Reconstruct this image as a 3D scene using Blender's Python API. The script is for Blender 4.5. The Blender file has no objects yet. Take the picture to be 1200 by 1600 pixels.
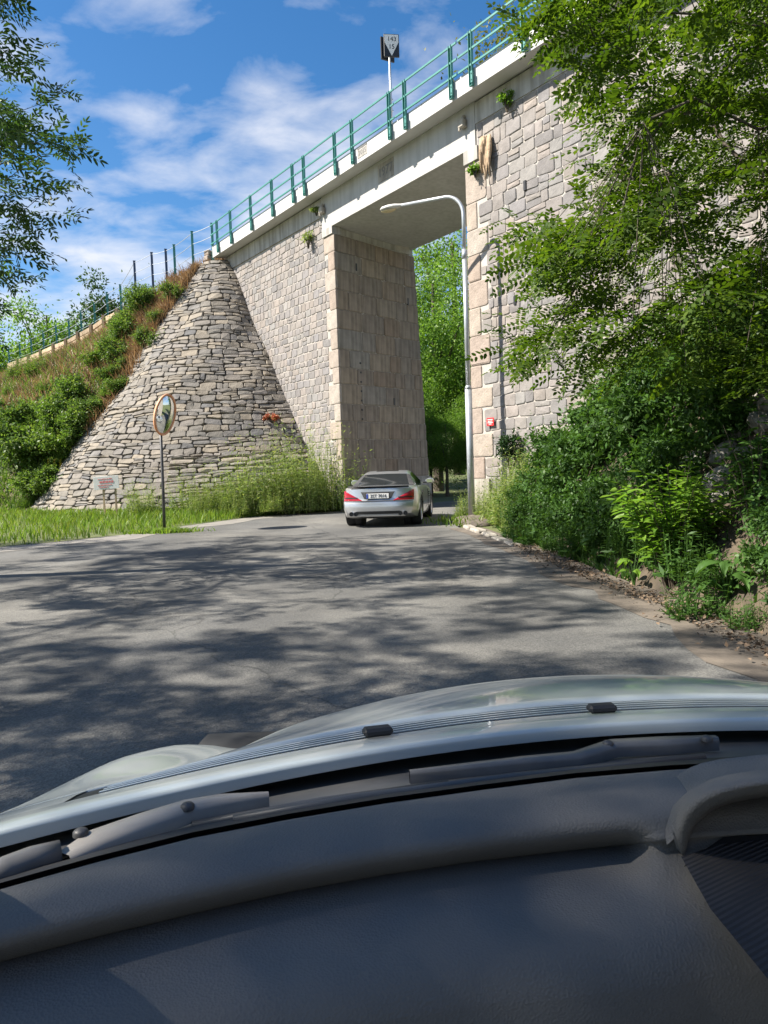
import bpy, bmesh, math, random
import numpy as np
from mathutils import Vector, Matrix
random.seed(7); RNG = np.random.default_rng(11)
R = math.radians
scn = bpy.context.scene
COL = scn.collection

# ------------------------------------------------------------------ camera, sky, sun, exposure
EYE = np.array([0, 0, 1.3]); FPX = 1150.0
PITCH, ROLL = R(-3.24), R(-2.0)
cam_d = bpy.data.cameras.new('camera'); cam = bpy.data.objects.new('camera', cam_d); COL.objects.link(cam)
cam_d.sensor_fit = 'VERTICAL'; cam_d.sensor_height = 36.0; cam_d.lens = 36.0 * FPX / 1600.0
cam_d.clip_start = 0.03; cam_d.clip_end = 3000
CM = Matrix.Rotation(math.pi / 2 + PITCH, 3, 'X') @ Matrix.Rotation(ROLL, 3, 'Z')
cam.matrix_world = Matrix.Translation(Vector(EYE)) @ CM.to_4x4()
scn.camera = cam

TO_SUN = Vector((-0.683, -0.07, 0.727)).normalized()
world = bpy.data.worlds.new('World'); scn.world = world; world.use_nodes = True
def build_world():
    nt = world.node_tree; N = nt.nodes; L = nt.links
    for x in list(N): N.remove(x)
    out = N.new('ShaderNodeOutputWorld'); bg = N.new('ShaderNodeBackground'); bg.inputs[1].default_value = 0.082
    sky = N.new('ShaderNodeTexSky'); sky.sky_type = 'NISHITA'; sky.sun_disc = False
    sky.sun_elevation = math.asin(TO_SUN.z); sky.sun_rotation = math.atan2(TO_SUN.x, TO_SUN.y)
    sky.altitude = 300; sky.air_density = 1.0; sky.dust_density = 0.6; sky.ozone_density = 2.2
    tc = N.new('ShaderNodeTexCoord'); sp = N.new('ShaderNodeSeparateXYZ'); L.new(tc.outputs['Generated'], sp.inputs[0])
    def m(op, a, b=None):
        k = N.new('ShaderNodeMath'); k.operation = op
        for i, v in enumerate((a, b)):
            if v is None: continue
            if isinstance(v, (int, float)): k.inputs[i].default_value = v
            else: L.new(v, k.inputs[i])
        return k.outputs[0]
    z = m('ADD', m('MAXIMUM', sp.outputs[2], 0.0), 0.16)
    cx = m('DIVIDE', sp.outputs[0], z); cy = m('DIVIDE', sp.outputs[1], z)
    cb = N.new('ShaderNodeCombineXYZ'); L.new(cx, cb.inputs[0]); L.new(cy, cb.inputs[1])
    mp = N.new('ShaderNodeMapping'); mp.inputs['Location'].default_value = (6.7, 11.3, 0); mp.inputs['Rotation'].default_value = (0, 0, R(50)); mp.inputs['Scale'].default_value = (1.0, 1.3, 1)
    L.new(cb.outputs[0], mp.inputs[0])
    n1 = N.new('ShaderNodeTexNoise'); n1.inputs['Scale'].default_value = 1.25; n1.inputs['Detail'].default_value = 2.0; L.new(mp.outputs[0], n1.inputs[0])
    n2 = N.new('ShaderNodeTexNoise'); n2.inputs['Scale'].default_value = 5.0; n2.inputs['Detail'].default_value = 9.0; n2.inputs['Roughness'].default_value = 0.55; n2.inputs['Distortion'].default_value = 0.25; L.new(mp.outputs[0], n2.inputs[0])
    s = m('ADD', m('MULTIPLY', n1.outputs[0], 0.55), m('MULTIPLY', n2.outputs[0], 0.45))
    low = m('SUBTRACT', 0.105, m('MULTIPLY', sp.outputs[2], 0.22))       # more cloud towards the horizon, all round
    s = m('ADD', s, low)
    rp = N.new('ShaderNodeValToRGB'); L.new(s, rp.inputs[0])
    rp.color_ramp.elements[0].position = 0.465; rp.color_ramp.elements[1].position = 0.675
    rp.color_ramp.elements[0].color = (0, 0, 0, 1); rp.color_ramp.elements[1].color = (.88, .88, .88, 1)
    hsv = N.new('ShaderNodeHueSaturation'); hsv.inputs['Value'].default_value = .88; hsv.inputs['Saturation'].default_value = 1.32; L.new(sky.outputs[0], hsv.inputs['Color'])
    mx = N.new('ShaderNodeMix'); mx.data_type = 'RGBA'; L.new(rp.outputs[0], mx.inputs[0]); L.new(hsv.outputs[0], mx.inputs[6]); mx.inputs[7].default_value = (4.9, 5.0, 5.35, 1)
    L.new(mx.outputs[2], bg.inputs[0]); L.new(bg.outputs[0], out.inputs[0])
build_world()
sun_d = bpy.data.lights.new('sun', 'SUN'); sun_d.energy = 5.0; sun_d.angle = R(0.53); sun_d.color = (1.0, 0.94, 0.84)
sun = bpy.data.objects.new('sun', sun_d); COL.objects.link(sun); sun.location = (-30, -5, 40)
sun.rotation_euler = (-TO_SUN).to_track_quat('-Z', 'Y').to_euler()
vs = scn.view_settings; vs.view_transform = 'Standard'; vs.look = 'None'; vs.exposure = 1.28; vs.gamma = 1.0; vs.use_curve_mapping = False

# ------------------------------------------------------------------ helpers
def bp(px, py, z=None, d=None):
    """point of the place seen at a pixel of the 1200x1600 photo, at height z or at distance d"""
    r = np.array(CM @ Vector(((px - 600) / FPX, -(py - 800) / FPX, -1.0)))
    return EYE + r * ((z - EYE[2]) / r[2] if d is None else d / r[1])
def V3(p): return Vector((float(p[0]), float(p[1]), float(p[2])))
def smooth01(t): t = min(1, max(0, t)); return t * t * (3 - 2 * t)

def mat(name, base, var=None, scale=6.0, rough=0.8, metal=0.0, bump=0.0, bscale=None, spec=0.5, rnd=0.0, detail=6, island=False, coat=0.0, extra=None, stops=None, coords='Object'):
    m = bpy.data.materials.new(name); m.use_nodes = True
    nt = m.node_tree; N = nt.nodes; L = nt.links; b = N['Principled BSDF']
    b.inputs['Roughness'].default_value = rough; b.inputs['Metallic'].default_value = metal
    b.inputs['Specular IOR Level'].default_value = spec; b.inputs['Coat Weight'].default_value = coat
    tc = N.new('ShaderNodeTexCoord'); co = tc.outputs[coords]
    no = N.new('ShaderNodeTexNoise'); no.inputs['Scale'].default_value = scale; no.inputs['Detail'].default_value = detail; no.inputs['Roughness'].default_value = .6
    L.new(co, no.inputs[0])
    rp = N.new('ShaderNodeValToRGB'); L.new(no.outputs[0], rp.inputs[0]); cr = rp.color_ramp
    cr.elements[0].position = .32; cr.elements[1].position = .68
    v = var if var else tuple(min(1, c * 1.25) for c in base)
    cr.elements[0].color = (*base, 1); cr.elements[1].color = (*v, 1)
    if stops:
        for p, c in stops: el = cr.elements.new(p); el.color = (*c, 1)
    c = rp.outputs[0]
    if rnd or island:
        oi = N.new('ShaderNodeObjectInfo'); g = N.new('ShaderNodeNewGeometry')
        ad = N.new('ShaderNodeMath'); ad.operation = 'ADD'; L.new(oi.outputs['Random'], ad.inputs[0]); L.new(g.outputs['Random Per Island'], ad.inputs[1])
        fr = N.new('ShaderNodeMath'); fr.operation = 'FRACT'; L.new(ad.outputs[0], fr.inputs[0])
        if isinstance(island, (list, tuple)):
            r2 = N.new('ShaderNodeValToRGB'); L.new(fr.outputs[0], r2.inputs[0]); r2.color_ramp.interpolation = 'LINEAR'
            k = len(island)
            while len(r2.color_ramp.elements) < k: r2.color_ramp.elements.new(.5)
            for i, col in enumerate(island):
                r2.color_ramp.elements[i].position = i / (k - 1); r2.color_ramp.elements[i].color = (*col, 1)
            mm = N.new('ShaderNodeMix'); mm.data_type = 'RGBA'; mm.blend_type = 'MULTIPLY'; mm.inputs[0].default_value = 1
            L.new(r2.outputs[0], mm.inputs[6]); L.new(c, mm.inputs[7]); c = mm.outputs[2]
        if rnd:
            hs = N.new('ShaderNodeHueSaturation'); mr = N.new('ShaderNodeMapRange'); L.new(fr.outputs[0], mr.inputs[0])
            mr.inputs[3].default_value = 1 - rnd; mr.inputs[4].default_value = 1 + rnd
            L.new(mr.outputs[0], hs.inputs['Value']); L.new(c, hs.inputs['Color']); c = hs.outputs[0]
    L.new(c, b.inputs['Base Color'])
    if bump:
        n2 = N.new('ShaderNodeTexNoise'); n2.inputs['Scale'].default_value = bscale or scale * 6; n2.inputs['Detail'].default_value = 7; n2.inputs['Roughness'].default_value = .65
        L.new(co, n2.inputs[0])
        bm_ = N.new('ShaderNodeBump'); bm_.inputs['Strength'].default_value = min(1, bump * 8); bm_.inputs['Distance'].default_value = bump * .15
        L.new(n2.outputs[0], bm_.inputs['Height']); L.new(bm_.outputs[0], b.inputs['Normal'])
    if extra: extra(m, N, L, b, co, c)
    return m

def leafmat(name, cols, trans=0.4, rough=.45, tint=(1.25, 1.3, .55)):
    """leaf: random colour per leaf (mesh island), thin and translucent"""
    m = bpy.data.materials.new(name); m.use_nodes = True
    nt = m.node_tree; N = nt.nodes; L = nt.links; b = N['Principled BSDF']
    g = N.new('ShaderNodeNewGeometry'); r = N.new('ShaderNodeValToRGB'); L.new(g.outputs['Random Per Island'], r.inputs[0])
    k = len(cols)
    while len(r.color_ramp.elements) < k: r.color_ramp.elements.new(.5)
    for i, c in enumerate(cols): r.color_ramp.elements[i].position = i / (k - 1); r.color_ramp.elements[i].color = (*c, 1)
    tc = N.new('ShaderNodeTexCoord'); no = N.new('ShaderNodeTexNoise'); no.inputs['Scale'].default_value = .9; no.inputs['Detail'].default_value = 2; L.new(tc.outputs['Object'], no.inputs[0])
    hs = N.new('ShaderNodeHueSaturation'); mr = N.new('ShaderNodeMapRange'); L.new(no.outputs[0], mr.inputs[0]); mr.inputs[1].default_value = .3; mr.inputs[2].default_value = .7; mr.inputs[3].default_value = .8; mr.inputs[4].default_value = 1.25
    L.new(mr.outputs[0], hs.inputs['Value']); L.new(r.outputs[0], hs.inputs['Color'])
    L.new(hs.outputs[0], b.inputs['Base Color']); b.inputs['Roughness'].default_value = rough; b.inputs['Specular IOR Level'].default_value = .22
    t = N.new('ShaderNodeBsdfTranslucent'); tm = N.new('ShaderNodeMix'); tm.data_type = 'RGBA'; tm.blend_type = 'MULTIPLY'; tm.inputs[0].default_value = 1
    L.new(hs.outputs[0], tm.inputs[6]); tm.inputs[7].default_value = (*tint, 1); L.new(tm.outputs[2], t.inputs[0])
    mx = N.new('ShaderNodeMixShader'); mx.inputs[0].default_value = trans; L.new(b.outputs[0], mx.inputs[1]); L.new(t.outputs[0], mx.inputs[2])
    L.new(mx.outputs[0], N['Material Output'].inputs[0])
    return m

def link(name, me, m=None, parent=None, smooth=False):
    o = bpy.data.objects.new(name, me); COL.objects.link(o)
    if m is not None and not me.materials: me.materials.append(m)
    if parent is not None: o.parent = parent
    if smooth: me.shade_smooth()
    return o
def mesh(name, v, f, m=None, parent=None, smooth=False):
    me = bpy.data.meshes.new(name); me.from_pydata([tuple(map(float, p)) for p in v], [], f); me.update()
    return link(name, me, m, parent, smooth)
def npmesh(name, V, faces, m=None, parent=None, smooth=False):
    """V (n,3); faces: list of int arrays (k, nverts)"""
    me = bpy.data.meshes.new(name); me.vertices.add(len(V)); me.vertices.foreach_set('co', np.asarray(V, np.float32).ravel())
    lv = np.concatenate([f.ravel() for f in faces]).astype(np.int32)
    tot = np.concatenate([np.full(len(f), f.shape[1]) for f in faces]).astype(np.int32)
    st = np.concatenate([[0], np.cumsum(tot)[:-1]]).astype(np.int32)
    me.loops.add(len(lv)); me.loops.foreach_set('vertex_index', lv); me.polygons.add(len(tot)); me.polygons.foreach_set('loop_start', st)
    me.update(calc_edges=True); me.validate()
    return link(name, me, m, parent, smooth)
def tag(o, label, cat=None, group=None, kind=None):
    if label: o['label'] = label
    if cat: o['category'] = cat
    if group: o['group'] = group
    if kind: o['kind'] = kind
    return o
def thing(name, loc, label, cat, group=None, rz=0.0):
    o = bpy.data.objects.new(name, None); COL.objects.link(o); o.location = tuple(map(float, loc)); o.rotation_euler = (0, 0, rz); o.empty_display_size = .2
    return tag(o, label, cat, group)
def struct(o): o['kind'] = 'structure'; return o
def copytree(o, parent=None):
    c = o.copy(); COL.objects.link(c); c.parent = parent
    for ch in list(o.children): copytree(ch, c)
    return c

class MB:
    def __init__(s): s.v = []; s.f = []
    def add(s, v, f):
        k = len(s.v); s.v += [tuple(map(float, p)) for p in v]; s.f += [tuple(i + k for i in q) for q in f]; return s
    def box(s, c, size, M=None, bev=0.0):
        hx, hy, hz = (q / 2 for q in size); b = min(bev, hx * .9, hy * .9, hz * .9)
        if b <= 0:
            v = [(x, y, z) for x in (-hx, hx) for y in (-hy, hy) for z in (-hz, hz)]
            f = [(0, 1, 3, 2), (4, 6, 7, 5), (0, 4, 5, 1), (2, 3, 7, 6), (0, 2, 6, 4), (1, 5, 7, 3)]
        else:
            bm = bmesh.new(); bmesh.ops.create_cube(bm, size=1); bmesh.ops.scale(bm, vec=(2 * hx, 2 * hy, 2 * hz), verts=bm.verts)
            bmesh.ops.bevel(bm, geom=bm.edges[:], offset=b, segments=1, affect='EDGES')
            bm.verts.index_update(); v = [tuple(q.co) for q in bm.verts]; f = [tuple(q.index for q in p.verts) for p in bm.faces]; bm.free()
        if M is not None: v = [tuple(M @ Vector(p)) for p in v]
        return s.add([(p[0] + c[0], p[1] + c[1], p[2] + c[2]) for p in v], f)
    def tube(s, pts, rad, n=8, cap=True):
        pts = [V3(p) for p in pts]; k = len(pts); rad = rad if hasattr(rad, '__len__') else [rad] * k
        v = []; up = None
        for i, p in enumerate(pts):
            d = (pts[min(i + 1, k - 1)] - pts[max(i - 1, 0)]).normalized()
            if up is None: up = d.orthogonal().normalized()
            up = (up - d * up.dot(d)); up = up.normalized() if up.length > 1e-6 else d.orthogonal().normalized()
            w = d.cross(up)
            v += [p + (up * math.cos(a) + w * math.sin(a)) * rad[i] for a in [2 * math.pi * j / n for j in range(n)]]
        f = [(i * n + j, i * n + (j + 1) % n, (i + 1) * n + (j + 1) % n, (i + 1) * n + j) for i in range(k - 1) for j in range(n)]
        if cap: f += [tuple(range(n))[::-1], tuple((k - 1) * n + j for j in range(n))]
        return s.add(v, f)
    def prism(s, poly, P):
        """extruded polygon; P(u,v,h) maps to space, h in {0,1}"""
        k = len(poly); v = [P(a, b, 0) for a, b in poly] + [P(a, b, 1) for a, b in poly]
        return s.add(v, [tuple(range(k))[::-1], tuple(range(k, 2 * k))] + [(i, (i + 1) % k, k + (i + 1) % k, k + i) for i in range(k)])
    def grid(s, rows, close=False):
        nr, nc = len(rows), len(rows[0]); v = [p for r in rows for p in r]
        return s.add(v, [(i * nc + j, i * nc + (j + 1) % nc, (i + 1) * nc + (j + 1) % nc, (i + 1) * nc + j) for i in range(nr - 1) for j in range(nc if close else nc - 1)])
    def lathe(s, prof, c=(0, 0, 0), n=20, M=None):
        v = []
        for r, z in prof:
            for j in range(n):
                a = 2 * math.pi * j / n; p = Vector((r * math.cos(a), r * math.sin(a), z))
                if M is not None: p = M @ p
                v.append((p.x + c[0], p.y + c[1], p.z + c[2]))
        k = len(prof)
        f = [(i * n + j, i * n + (j + 1) % n, (i + 1) * n + (j + 1) % n, (i + 1) * n + j) for i in range(k - 1) for j in range(n)]
        return s.add(v, f)
    def build(s, name, m=None, parent=None, smooth=False): return mesh(name, s.v, s.f, m, parent, smooth)

def fix_normals(o):
    bm = bmesh.new(); bm.from_mesh(o.data); bmesh.ops.recalc_face_normals(bm, faces=bm.faces); bm.to_mesh(o.data); bm.free(); return o
def text(name, body, size, M, m, parent=None, depth=.002):
    cu = bpy.data.curves.new(name, 'FONT'); cu.body = body; cu.size = size; cu.align_x = 'CENTER'; cu.align_y = 'CENTER'; cu.extrude = depth
    t = bpy.data.objects.new('tmp', cu); COL.objects.link(t)
    me = bpy.data.meshes.new_from_object(t.evaluated_get(bpy.context.evaluated_depsgraph_get())); bpy.data.objects.remove(t)
    me.materials.clear(); me.transform(M); return link(name, me, m, parent)
def frame(o, x, y): # matrix with local x,y axes and z = x cross y
    x = V3(x).normalized(); y = V3(y).normalized(); z = x.cross(y); M = Matrix((x, y, z)).transposed().to_4x4(); M.translation = V3(o); return M

# ------------------------------------------------------------------ materials
def asphalt_extra(m, N, L, b, co, c):
    # fine aggregate, patches, fine cracks
    vo = N.new('ShaderNodeTexVoronoi'); vo.inputs['Scale'].default_value = 95; L.new(co, vo.inputs[0])
    r = N.new('ShaderNodeValToRGB'); L.new(vo.outputs['Color'], r.inputs[0]); r.color_ramp.elements[0].color = (.62, .62, .62, 1); r.color_ramp.elements[1].color = (1.35, 1.33, 1.28, 1)
    mm = N.new('ShaderNodeMix'); mm.data_type = 'RGBA'; mm.blend_type = 'MULTIPLY'; mm.inputs[0].default_value = 1; L.new(c, mm.inputs[6]); L.new(r.outputs[0], mm.inputs[7])
    big = N.new('ShaderNodeTexNoise'); big.inputs['Scale'].default_value = .35; big.inputs['Detail'].default_value = 5; L.new(co, big.inputs[0])
    r3 = N.new('ShaderNodeValToRGB'); L.new(big.outputs[0], r3.inputs[0]); r3.color_ramp.elements[0].position = .38; r3.color_ramp.elements[1].position = .62; r3.color_ramp.elements[0].color = (.78, .79, .8, 1); r3.color_ramp.elements[1].color = (1.15, 1.13, 1.08, 1)
    m3 = N.new('ShaderNodeMix'); m3.data_type = 'RGBA'; m3.blend_type = 'MULTIPLY'; m3.inputs[0].default_value = 1; L.new(mm.outputs[2], m3.inputs[6]); L.new(r3.outputs[0], m3.inputs[7])
    cv = N.new('ShaderNodeTexVoronoi'); cv.feature = 'DISTANCE_TO_EDGE'; cv.inputs['Scale'].default_value = .22
    wn = N.new('ShaderNodeTexNoise'); wn.inputs['Scale'].default_value = 2.2; wn.inputs['Detail'].default_value = 6; L.new(co, wn.inputs[0])
    ax = N.new('ShaderNodeVectorMath'); ax.operation = 'MULTIPLY_ADD'; L.new(wn.outputs['Color'], ax.inputs[0]); ax.inputs[1].default_value = (.5, .5, 0); L.new(co, ax.inputs[2]); L.new(ax.outputs[0], cv.inputs[0])
    r2 = N.new('ShaderNodeValToRGB'); L.new(cv.outputs['Distance'], r2.inputs[0]); r2.color_ramp.elements[0].position = .0; r2.color_ramp.elements[1].position = .0035; r2.color_ramp.elements[0].color = (.6, .6, .6, 1)
    m2 = N.new('ShaderNodeMix'); m2.data_type = 'RGBA'; m2.blend_type = 'MULTIPLY'; m2.inputs[0].default_value = 1; L.new(m3.outputs[2], m2.inputs[6]); L.new(r2.outputs[0], m2.inputs[7])
    sp = N.new('ShaderNodeSeparateXYZ'); L.new(ax.outputs[0], sp.inputs[0])
    wv = N.new('ShaderNodeMath'); wv.operation = 'MULTIPLY_ADD'; L.new(sp.outputs[0], wv.inputs[0]); wv.inputs[1].default_value = 3.6; wv.inputs[2].default_value = .6
    sn = N.new('ShaderNodeMath'); sn.operation = 'SINE'; L.new(wv.outputs[0], sn.inputs[0])
    r4 = N.new('ShaderNodeMapRange'); L.new(sn.outputs[0], r4.inputs[0]); r4.inputs[1].default_value = -1; r4.inputs[3].default_value = .90; r4.inputs[4].default_value = 1.08
    pv = N.new('ShaderNodeTexVoronoi'); pv.inputs['Scale'].default_value = .33; L.new(ax.outputs[0], pv.inputs[0])
    r5 = N.new('ShaderNodeMapRange'); L.new(pv.outputs['Color'], r5.inputs[0]); r5.inputs[1].default_value = .1; r5.inputs[2].default_value = .3; r5.inputs[3].default_value = .80; r5.inputs[4].default_value = 1.0
    mu = N.new('ShaderNodeMath'); mu.operation = 'MULTIPLY'; L.new(r4.outputs[0], mu.inputs[0]); L.new(r5.outputs[0], mu.inputs[1])
    vm = N.new('ShaderNodeVectorMath'); vm.operation = 'SCALE'; L.new(m2.outputs[2], vm.inputs[0]); L.new(mu.outputs[0], vm.inputs['Scale'])
    L.new(vm.outputs[0], b.inputs['Base Color'])
    bu = N.new('ShaderNodeBump'); bu.inputs['Strength'].default_value = .5; bu.inputs['Distance'].default_value = .006; L.new(vo.outputs['Distance'], bu.inputs['Height']); L.new(bu.outputs[0], b.inputs['Normal'])
M = {}
M['asphalt'] = mat('asphalt', (.114, .112, .109), (.15, .147, .141), 1.1, .85, extra=asphalt_extra, spec=.35)
M['dusty'] = mat('dusty_asphalt', (.17, .155, .14), (.25, .23, .20), 2.2, .9, bump=.03, bscale=60)
M['shoulder'] = mat('littered_shoulder', (.075, .062, .05), (.17, .14, .11), 3.5, .95, bump=.06, bscale=40)
M['soil'] = mat('soil', (.045, .036, .026), (.09, .072, .05), 1.6, .95, bump=.12, bscale=9, stops=[(.5, (.10, .075, .05))])
M['drysoil'] = mat('dry_slope', (.06, .07, .03), (.18, .13, .085), .55, .95, bump=.14, bscale=7, stops=[(.45, (.07, .085, .032)), (.55, (.13, .105, .06))])
M['grassground'] = mat('grass_ground', (.06, .085, .025), (.13, .14, .05), .8, .95, bump=.1, bscale=14)
def streak(m, N, L, b, co, c):
    mp = N.new('ShaderNodeMapping'); mp.inputs['Scale'].default_value = (3.2, 3.2, .22); L.new(co, mp.inputs[0])
    n = N.new('ShaderNodeTexNoise'); n.inputs['Scale'].default_value = 2.2; n.inputs['Detail'].default_value = 6; L.new(mp.outputs[0], n.inputs[0])
    r = N.new('ShaderNodeValToRGB'); L.new(n.outputs[0], r.inputs[0]); r.color_ramp.elements[0].position = .36; r.color_ramp.elements[1].position = .6; r.color_ramp.elements[0].color = (.66, .65, .63, 1)
    mm = N.new('ShaderNodeMix'); mm.data_type = 'RGBA'; mm.blend_type = 'MULTIPLY'; mm.inputs[0].default_value = 1; L.new(c, mm.inputs[6]); L.new(r.outputs[0], mm.inputs[7]); L.new(mm.outputs[2], b.inputs['Base Color'])
M['concrete'] = mat('concrete', (.38, .36, .33), (.50, .48, .45), 1.4, .85, bump=.02, bscale=40, extra=streak)
M['newconcrete'] = mat('pale_concrete', (.49, .48, .465), (.58, .57, .555), 1.1, .85, bump=.02, bscale=40)
def faint(m, N, L, b, co, c):
    streak(m, N, L, b, co, c)
    for k in N:
        if k.type == 'VALTORGB' and k.color_ramp.elements[0].color[0] > .6 and k.color_ramp.elements[0].color[0] < .7: k.color_ramp.elements[0].color = (.86, .855, .85, 1)
M['girdercon'] = mat('girder_concrete', (.42, .405, .385), (.50, .49, .47), 1.0, .85, bump=.015, bscale=50, extra=faint)
M['oldconcrete'] = mat('old_concrete', (.30, .27, .23), (.46, .42, .36), 2.2, .9, bump=.05, bscale=18, extra=streak)
M['mortar'] = mat('mortar', (.36, .325, .285), (.48, .44, .395), 3.0, .95, bump=.06, bscale=22)
M['darkjoint'] = mat('dark_joint', (.07, .06, .05), (.12, .10, .08), 3, .95)
M['rubble'] = mat('rubble_stone', (.72, .72, .72), (1, 1, 1), 3.5, .9, bump=.1, bscale=11, island=[(.21, .195, .19), (.31, .275, .25), (.25, .235, .235), (.35, .30, .265), (.22, .205, .20), (.29, .275, .26), (.29, .25, .22), (.33, .305, .285)])
M['granite'] = mat('granite_block', (.75, .75, .75), (1, 1, 1), 4.5, .9, bump=.13, bscale=13, island=[(.36, .28, .225), (.41, .345, .285), (.34, .26, .215), (.43, .38, .325), (.37, .315, .27), (.39, .295, .235)])
def soot(m, N, L, b, co, c): streak(m, N, L, b, co, c)
M['innergranite'] = mat('weathered_granite', (.72, .72, .72), (1, 1, 1), 2.4, .9, bump=.1, bscale=12, extra=soot, island=[(.33, .255, .19), (.375, .305, .23), (.29, .24, .195), (.35, .285, .22), (.315, .235, .17), (.33, .30, .26)])
M['slab'] = mat('slab_stone', (.52, .50, .48), (.86, .83, .79), 4.0, .92, bump=.14, bscale=9, island=[(.26, .235, .20), (.36, .32, .265), (.22, .215, .21), (.40, .35, .28), (.29, .275, .25), (.24, .22, .195), (.34, .315, .29), (.19, .19, .195)])
M['rock'] = mat('bank_rock', (.14, .13, .115), (.28, .26, .23), 2.5, .95, bump=.2, bscale=6)
M['tealpaint'] = mat('teal_paint', (.045, .20, .17), (.06, .25, .215), 3, .45)
M['navypaint'] = mat('navy_paint', (.04, .06, .12), (.055, .085, .16), 3, .5)
M['galv'] = mat('galvanised_steel', (.42, .44, .46), (.55, .57, .59), 9, .42, metal=.55)
M['darkmetal'] = mat('dark_metal', (.06, .06, .065), (.11, .105, .10), 8, .5, metal=.4)
M['white'] = mat('white_paint', (.72, .70, .66), (.80, .79, .77), 3, .6)
M['red'] = mat('red_paint', (.62, .02, .025), (.72, .03, .03), 3, .5)
M['redtext'] = mat('faded_red', (.62, .16, .16), (.7, .25, .24), 12, .7)
M['black'] = mat('black_paint', (.012, .012, .014), (.02, .02, .022), 4, .45)
M['greytext'] = mat('grey_recess', (.16, .155, .15), (.2, .19, .18), 6, .9)
M['orange'] = mat('orange_rim', (.62, .22, .07), (.72, .42, .26), 5, .6)
M['timber'] = mat('weathered_board', (.30, .21, .13), (.46, .35, .23), 3, .9, bump=.05, bscale=20, rnd=.25)
M['mirror'] = mat('mirror_glass', (.72, .75, .74), (.76, .78, .77), 2, .03, metal=1.0)
M['bark'] = mat('bark', (.07, .055, .042), (.14, .115, .09), 9, .95, bump=.2, bscale=25)
M['twig'] = mat('twig', (.06, .045, .03), (.10, .08, .055), 9, .9)
M['deadwood'] = mat('dead_wood', (.30, .20, .12), (.48, .36, .24), 7, .9, bump=.15, bscale=18)
M['litter'] = mat('leaf_litter', (.10, .065, .04), (.22, .155, .10), 14, .9, rnd=.4)
M['robinia'] = leafmat('robinia_leaf', [(.034, .070, .007), (.05, .095, .009), (.072, .125, .012), (.115, .17, .018)], .46, rough=.6)
M['ash'] = leafmat('ash_leaf', [(.03, .07, .022), (.04, .085, .025), (.055, .105, .03), (.075, .12, .035)], .35)
M['far'] = leafmat('far_leaf', [(.085, .17, .03), (.11, .215, .035), (.15, .26, .045), (.20, .31, .06)], .45)
M['farolive'] = leafmat('olive_leaf', [(.10, .12, .035), (.14, .15, .04), (.18, .17, .05)], .35)
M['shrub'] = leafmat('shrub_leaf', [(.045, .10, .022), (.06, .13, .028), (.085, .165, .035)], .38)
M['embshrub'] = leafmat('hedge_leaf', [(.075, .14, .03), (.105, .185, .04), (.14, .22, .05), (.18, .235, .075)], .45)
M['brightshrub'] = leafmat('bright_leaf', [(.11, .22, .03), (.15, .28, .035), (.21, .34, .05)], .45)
M['weed'] = leafmat('weed_leaf', [(.14, .22, .055), (.20, .28, .08), (.27, .33, .12), (.34, .35, .17)], .42)
M['grass'] = leafmat('grass_blade', [(.09, .17, .025), (.13, .22, .03), (.18, .26, .045), (.22, .25, .07)], .4)
M['dry'] = leafmat('dry_grass', [(.22, .14, .08), (.30, .19, .10), (.34, .24, .14)], .3, tint=(1.1, 1.0, .8))
M['yellow'] = leafmat('yellow_flower', [(.6, .45, .03), (.7, .5, .05)], .2)
M['redplant'] = leafmat('red_stonecrop', [(.32, .07, .04), (.42, .12, .06), (.3, .14, .05)], .2, tint=(1.1, 1, .8))
M['ivy'] = leafmat('ivy_leaf', [(.02, .05, .015), (.03, .07, .02)], .25)
def flake(m, N, L, b, co, c): b.inputs['Coat Roughness'].default_value = .04
M['silver'] = mat('silver_paint', (.56, .57, .58), (.60, .61, .62), 2, .30, metal=.75, coat=.9, extra=flake)
M['hoodpaint'] = mat('pale_silver_paint', (.46, .505, .495), (.50, .54, .53), 2, .36, metal=.15, coat=.7, extra=flake)
M['glass'] = mat('dark_glass', (.015, .018, .02), (.02, .022, .025), 2, .05, spec=.7)
M['tail'] = mat('tail_lamp', (.30, .006, .012), (.36, .01, .016), 4, .12, coat=.8)
M['tyre'] = mat('tyre_rubber', (.012, .012, .013), (.022, .022, .022), 9, .85)
M['rim'] = mat('alloy_rim', (.55, .55, .56), (.6, .6, .61), 3, .3, metal=.85)
M['chrome'] = mat('chrome', (.6, .6, .62), (.65, .65, .66), 3, .12, metal=1)
M['blackplastic'] = mat('black_plastic', (.014, .014, .015), (.022, .022, .023), 20, .6)
M['plateblue'] = mat('plate_blue', (.02, .06, .35), (.03, .07, .4), 3, .5)
M['seatred'] = mat('cabin_trim', (.10, .045, .04), (.14, .07, .06), 5, .7)
def leather(m, N, L, b, co, c):
    vo = N.new('ShaderNodeTexVoronoi'); vo.inputs['Scale'].default_value = 520; L.new(co, vo.inputs[0])
    bu = N.new('ShaderNodeBump'); bu.inputs['Strength'].default_value = .5; bu.inputs['Distance'].default_value = .0009; L.new(vo.outputs['Distance'], bu.inputs['Height']); L.new(bu.outputs[0], b.inputs['Normal'])
M['dash'] = mat('dash_vinyl', (.135, .132, .128), (.175, .17, .163), 3.2, .72, spec=.25, extra=leather)
def ribbed(m, N, L, b, co, c):
    w = N.new('ShaderNodeTexWave'); w.inputs['Scale'].default_value = 75; mp = N.new('ShaderNodeMapping'); mp.inputs['Rotation'].default_value = (0, 0, R(62)); L.new(co, mp.inputs[0]); L.new(mp.outputs[0], w.inputs[0])
    bu = N.new('ShaderNodeBump'); bu.inputs['Strength'].default_value = .8; bu.inputs['Distance'].default_value = .002; L.new(w.outputs[0], bu.inputs['Height']); L.new(bu.outputs[0], b.inputs['Normal'])
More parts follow.
